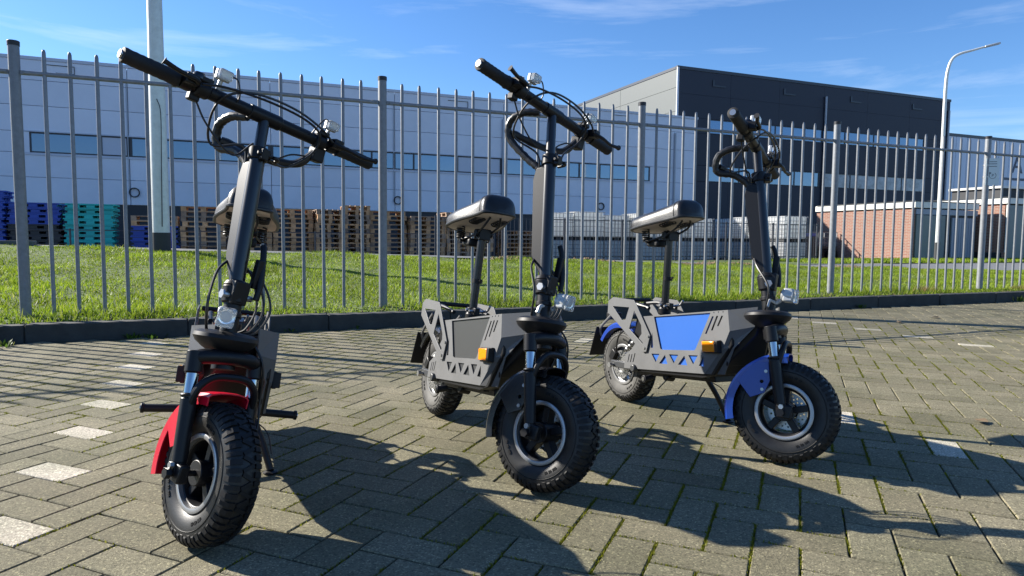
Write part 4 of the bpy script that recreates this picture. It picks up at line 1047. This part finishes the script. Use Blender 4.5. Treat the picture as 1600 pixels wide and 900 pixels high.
    for x0, x1, xt in ((.352, .404, .386), (.466, .520, .500), (.583, .612, .603)):
        zb = .174 + .066 / .498 * (x0 - .116); tris.append([(x0, zb + .028), (x1, zb + .034 if x1 < .61 else zb + .03), (xt, zb + .068)])
    slit = [[(.299, .352), (.293, .287), (.309, .289)]]
    def slot(a, b, w_=.0042): return [(a[0] - w_, a[1]), (a[0] + w_, a[1]), (b[0] + w_, b[1]), (b[0] - w_, b[1])]
    slots = [slot((.642, .452), (.610, .385)), slot((.664, .456), (.640, .401)), slot((.688, .459), (.669, .420))] + [slot((.150, .238), (.142, .203), .003), slot((.169, .241), (.160, .206), .003), slot((.190, .248), (.178, .209), .003)]
    dots = [circle((.646, .466), .0028, 6), circle((.668, .470), .0028, 6), circle((.691, .473), .0028, 6)]
    for sd in (-1, 1):
        f = lambda u, v, t, sd=sd: (u, sd * t, v)
        mb = MB(); mb.plate(outer, [trap] + tris + slit + slots + dots, f, .1045, .1075); pn = P(mb, 'side_panel', 'panel_grey', smooth=0)
        mb = MB(); mb.plate([(.285, .262 - .05), (.285, .408), (.64, .47), (.62, .255)], [], f, .0995, .1018); P(mb, 'inset_panel', inset, pn, smooth=0)
        # bent front facets
        mb = MB(); mb.add([f(.7145, .482, .1075), f(.795, .500, .052), f(.790, .432, .056), f(.7285, .41, .1075), f(.7145, .4815, .1045), f(.793, .4995, .049), f(.788, .432, .053), f(.7285, .41, .1045)], [(0, 1, 2, 3), (4, 5, 6, 7), (0, 1, 5, 4), (1, 2, 6, 5), (2, 3, 7, 6)])
        mb.add([f(.7285, .4095, .1075), f(.790, .4315, .056), f(.7005, .345, .1075), f(.7285, .4095, .1045), f(.788, .4315, .053), f(.7005, .345, .1045)], [(0, 1, 2), (3, 4, 5), (1, 2, 5, 4)])
        mb.add([f(.7006, .3450, .1075), f(.790, .4313, .056), f(.7355, .352, .088), f(.7006, .3450, .1045), f(.788, .4313, .053), f(.7335, .352, .085)], [(0, 1, 2), (3, 4, 5), (1, 2, 5, 4)])
        P(mb, 'nose_panel', 'panel_grey', pn, smooth=0)
        mb = MB(); mb.add([f(.6145, .240, .1075), f(.7005, .3445, .1075), f(.735, .352, .088), f(.688, .250, .080), f(.6145, .240, .1045), f(.7005, .3445, .1045), f(.733, .352, .085), f(.686, .250, .077)], [(0, 1, 2, 3), (4, 5, 6, 7), (1, 2, 6, 5), (2, 3, 7, 6), (0, 3, 7, 4)]); P(mb, 'lower_facet', 'panel_grey', pn, smooth=0)
        # amber side lamp
        mb = MB(); mb.box((.652, sd * .113, .345), (.086, .011, .046), Matrix.Rotation(-.13, 3, 'Y')); mb.box((.687, sd * .120, .350), (.016, .018, .042), Matrix.Rotation(-.13, 3, 'Y')); am = P(mb, 'lamp_housing', 'black_plastic', bevel=.002)
        mb = MB(); mb.box((.645, sd * .122, .345), (.062, .011, .038), Matrix.Rotation(-.13, 3, 'Y')); P(mb, 'amber_lens', 'amber', am, bevel=.003)
        # triangular rear bracket
        bo = [(-.017, .450), (.020, .470), (.172, .470), (.190, .455), (.295, .337), (.275, .268), (.250, .262), (-.018, .400)]
        bh = [[(.018, .430), (.142, .436), (.118, .378), (.095, .376)], [(.180, .425), (.268, .334), (.248, .296), (.150, .346)]]
        mb = MB(); mb.plate(bo, bh, f, .1115, .1155); rb = P(mb, 'rear_bracket', 'panel_grey', bevel=.001, smooth=0)
        for u_, v_ in ((.283, .333), (.262, .282)):
            mb = MB(); mb.cyl(f(u_, v_, .115), f(u_, v_, .119), .006, n=8); P(mb, 'bolt', 'steel', rb)
        # swing arm
        mb = MB(); mb.box((.085, sd * .078, .178), (.21, .018, .030), Matrix.Rotation(-.06, 3, 'Y')); mb.cyl((.19, sd * .06, .186), (.19, sd * .12, .186), .016, n=16)
        P(mb, 'swing_arm', 'black_satin' if sd > 0 else 'panel_charcoal', bevel=.004)
        # foot peg
        pl = peg_r if sd < 0 else .225; mb = MB(); mb.cyl((.288, sd * .09, .166), (.288, sd * pl, .160), .0125, n=14); mb.cyl((.288, sd * (pl - .003), .160), (.288, sd * (pl + .007), .160), .0155, n=14); pg = P(mb, 'foot_peg', 'black_plastic', bevel=.002)
        mb = MB(); mb.cyl((.288, sd * (pl + .0065), .160), (.288, sd * (pl + .0095), .160), .008, n=12); P(mb, 'peg_bolt', 'chrome', pg)
    mb = MB(); mb.box((.47, 0, .440), (.50, .198, .006), Matrix.Rotation(-.1535, 3, 'Y')); P(mb, 'deck_lid', 'black_plastic', bevel=.001)
    mb = MB(); mb.box((.38, 0, .190), (.46, .10, .026), Matrix.Rotation(-.12, 3, 'Y')); mb.box((.42, -.075, .205), (.36, .02, .02), Matrix.Rotation(-.12, 3, 'Y')); mb.box((.42, .075, .205), (.36, .02, .02), Matrix.Rotation(-.12, 3, 'Y')); mb.cyl((.335, -.06, .176), (.335, -.02, .170), .017, n=14)
    P(mb, 'frame_rail', 'black_satin', bevel=.003)
    # rear mudguard, carrier tube, plate and tail lamp
    P(guard_mesh(rear_c, .186, R_(48), R_(150), .056, .022, 18), 'rear_mudguard', guard)
    mb = MB(); mb.box((-.205, 0, .243), (.004, .135, .15), Matrix.Rotation(R_(20), 3, 'Y')); mf_ = P(mb, 'number_plate', 'black_plastic', bevel=.001)
    mb = MB(); mb.tube([(-.03, -.06, .41), (-.10, -.058, .36), (-.17, -.05, .31), (-.195, -.03, .27)], .006, 8); mb.tube([(-.03, .06, .41), (-.10, .058, .36), (-.17, .05, .31), (-.195, .03, .27)], .006, 8); P(mb, 'plate_bracket', 'panel_grey', mf_)
    mb = MB(); mb.box((-.135, 0, .372), (.03, .07, .03)); P(mb, 'tail_lamp', 'black_plastic', bevel=.005)
    mb = MB(); mb.cyl((-.01, -.105, .455), (-.01, .105, .455), .009, n=10); mb.tube([(.0, -.07, .44), (.10, -.075, .452), (.22, -.07, .44)], .008, 8); mb.tube([(.0, .07, .44), (.10, .075, .452), (.22, .07, .44)], .008, 8); P(mb, 'carrier', 'black_satin')
    for sd in (-1, 1):
        a_ = Vector((.205, sd * .055, .36)); b_ = Vector((.06, sd * .062, .235)); mb = MB()
        hel = [a_.lerp(b_, k / 60) + Vector((math.cos(k * .785) * .011, math.sin(k * .785) * .014, math.cos(k * .785) * .012)) for k in range(61)]
        mb.tube(hel, .0032, 6, 2); mb.cyl(a_, b_, .006, n=8); P(mb, 'shock_absorber', 'steel')
        mb = MB(); mb.tube([(-.02, sd * .06, .22), (.02, sd * .075, .30), (.09, sd * .07, .34), (.17, sd * .06, .36)], .004, 6); P(mb, 'brake_cable', 'cable_black')
    # ------------------------------------------------ seat and post
    sx = .226 + seat_dx
    mb = MB(); mb.cyl((.232, 0, .405), (sx + .012, 0, .735), .0155, n=20); post = P(mb, 'seat_post', 'black_paint')
    mb = MB(); mb.lathe((.232, 0, .445), (0, 0, 1), [(-.03, .0165), (-.03, .026), (-.004, .026), (.0, .0225), (.02, .0225), (.02, .0165)], 20, closed=True); mb.box((.262, 0, .452), (.03, .02, .026)); P(mb, 'post_collar', 'black_satin', post, bevel=.002)
    mb = MB(); mb.cyl((.234, -.03, .455), (.234, .03, .455), .006, n=8); mb.cyl((.262, -.028, .453), (.262, .03, .453), .005, n=8); mb.tube([(.262, .03, .453), (.285, .036, .46), (.30, .038, .478)], .005, 8); P(mb, 'quick_release', 'steel', post)
    mb = MB(); mb.lathe((.242, 0, .565), (0, 0, 1), [(-.008, .0155), (-.008, .020), (.008, .020), (.008, .0155)], 16, closed=True); mb.tube([(.258, 0, .565), (.268, .0, .567), (.275, 0, .572)], .004, 6); P(mb, 'post_ring', 'black_satin', post)
    L = .330; W = .205; z0 = .788; tilt = Matrix.Rotation(R_(-11), 4, 'Y'); TS = Matrix.Translation((sx, 0, z0)) @ tilt
    NX, NA = 26, 20; vs = []; 
    def halfw(t):   # t 0 rear .. 1 front
        e = min(t, 1 - t) / .17; e = min(1, e); k_ = min(max((t - .30) / .6, 0), 1); base = (W / 2) * (1 - .36 * k_ * k_ * (3 - 2 * k_)); e = min(t / .16, (1 - t) / .07, 1); return base * (math.sin(e * math.pi / 2) ** .5 if e < 1 else 1)
    def height(t):
        e = min(t / .14, (1 - t) / .10, 1); h = .055 + .022 * t ** 2 + .007 * (1 - t) ** 4; return h * (math.sin(max(e, .02) * math.pi / 2) ** .55)
    for i in range(NX + 1):
        t = .5 - .5 * math.cos(math.pi * (i / NX)); t = min(max(t, .002), .998); x = (t - .5) * L; hw_, h_ = max(halfw(t), .01), max(height(t), .01)
        for k in range(NA + 1):
            a = math.pi * k / NA; ca, sa = math.cos(a), math.sin(a); e_ = .55
            vs.append(Vector((x, hw_ * math.copysign(abs(ca) ** e_, ca), h_ * abs(sa) ** .62)))
    n = NA + 1; fs = [(i * n + k, i * n + k + 1, (i + 1) * n + k + 1, (i + 1) * n + k) for i in range(NX) for k in range(NA)] + [tuple(range(n)), tuple(range(NX * n, NX * n + n))[::-1]]
    mb = MB(); mb.add(vs, fs); mb.xf(TS); seat = P(mb, 'seat', 'leather', smooth=65)
    ol = [];
    for i in range(21):
        t = i / 20; t = min(max(t, .012), .988); ol.append(((t - .5) * L * .955, -halfw(t) * .93))
    ol += [(x, -y) for x, y in ol[::-1]]
    mb = MB(); mb.plate(ol, [], lambda u, v, t: TS @ Vector((u, v, t)), -.005, .002); P(mb, 'seat_base', 'seat_board', seat, smooth=0)
    mb = MB(); rim = [TS @ Vector((u * 1.035, v * 1.045, .0)) for u, v in ol]; mb.tube(rim + [rim[0]], .0062, 8, 2); P(mb, 'seat_rim', 'leather', seat)
    mb = MB()   # seam piping across the front of the cover
    ti = .86; hw_, h_ = halfw(ti), height(ti); mb.tube([TS @ Vector(((ti - .5) * L, hw_ * 1.004 * math.copysign(abs(math.cos(a)) ** .55, math.cos(a)), h_ * 1.006 * abs(math.sin(a)) ** .62)) for a in [math.pi * k / 24 for k in range(25)]], .0016, 6, 2); P(mb, 'seam', 'leather', seat)
    # springs and clamp under the seat
    for sd in (-1, 1):
        mb = MB(); hel = [TS @ Vector((-.085 + math.cos(k * .7) * .015, sd * .052 + math.sin(k * .7) * .015, -.008 - .046 * k / 50)) for k in range(51)]; mb.tube(hel, .003, 6, 2); P(mb, 'spring', 'cable_black', seat)
        mb = MB(); hel = [TS @ Vector((.015 + .07 * k / 46, sd * .045 + math.sin(k * .62) * .020, -.010 + math.cos(k * .62) * .006)) for k in range(47)]; mb.tube(hel, .0028, 6, 2); P(mb, 'spring', 'cable_black', seat)
        mb = MB(); mb.tube([TS @ Vector(q) for q in ((.115, sd * .02, -.008), (.09, sd * .028, -.03), (.04, sd * .026, -.042), (-.02, sd * .03, -.05), (-.085, sd * .052, -.056), (-.10, sd * .045, -.05))], .0042, 8); P(mb, 'seat_rail', 'cable_black', seat)
    mb = MB(); mb.cyl(TS @ Vector((.012, -.034, -.046)), TS @ Vector((.012, .034, -.046)), .0145, n=14); mb.box(TS @ Vector((.012, 0, -.05)), (.04, .045, .04)); mb.cyl(TS @ Vector((-.085, -.055, -.057)), TS @ Vector((-.085, .055, -.057)), .0075, n=10); P(mb, 'seat_clamp', 'black_satin', seat, bevel=.002)
    mb = MB(); mb.box(TS @ Vector((-.07, 0, -.066)), (.075, .075, .03)); P(mb, 'seat_bag', 'black_plastic', seat, bevel=.008)
    # ------------------------------------------------ kickstand, its foot on the ground
    Mi = (Matrix.Translation((pos[0], pos[1], dz_root)) @ Mr).inverted()
    foot_w = Matrix.Translation((pos[0], pos[1], 0)) @ Matrix.Rotation(R_(head), 4, 'Z') @ Vector((.468, .158, .012)); foot = Mi @ foot_w
    mb = MB(); top = Vector((.40, .075, .20)); mb.tube([top, top.lerp(foot, .5) + Vector((.004, .004, 0)), foot], .0105, 10); mb.box(top, (.045, .03, .035)); ks = P(mb, 'kickstand', 'black_satin')
    mb = MB(); up = (Mi.to_3x3() @ Vector((0, 0, 1))).normalized(); x_, y_, _ = basis(up); mb.lathe(foot - up * .010, up, [(-.001, .0), (-.001, .02), (.004, .022), (.008, .012)], 14); P(mb, 'kickstand_foot', 'black_plastic', ks)
    mb = MB(); mb.tube([top + Vector((.01, .015, -.03)), top.lerp(foot, .35) + Vector((.03, .03, 0)), top.lerp(foot, .7) + Vector((.03, .02, 0))], .002, 5); P(mb, 'stand_spring', 'cable_black', ks)
    return root
build_scooter('black electric scooter with bright red mudguard, nearest and leftmost', (-1.062, 2.391), -67.317, 8.295, 27.77, 1.045, .955, 'red_plastic', 'panel_red', 'red_plastic', -28, (.012, -.022, -.02))
build_scooter('electric scooter with charcoal side panel and black mudguard in the middle', (-.299, 2.722), -64.083, 7.024, 25.615, 1.130, .985, 'black_gloss', 'panel_charcoal', 'black_gloss', 0, (.010, .02, 0), .125)
build_scooter('electric scooter with blue side panel and blue mudguard on the right', (.525, 3.004), -64.818, 1.972, 34.341, 1.048, .955, 'blue_plastic', 'panel_blue', 'blue_plastic', 0, (.018, 0, .0), .125)
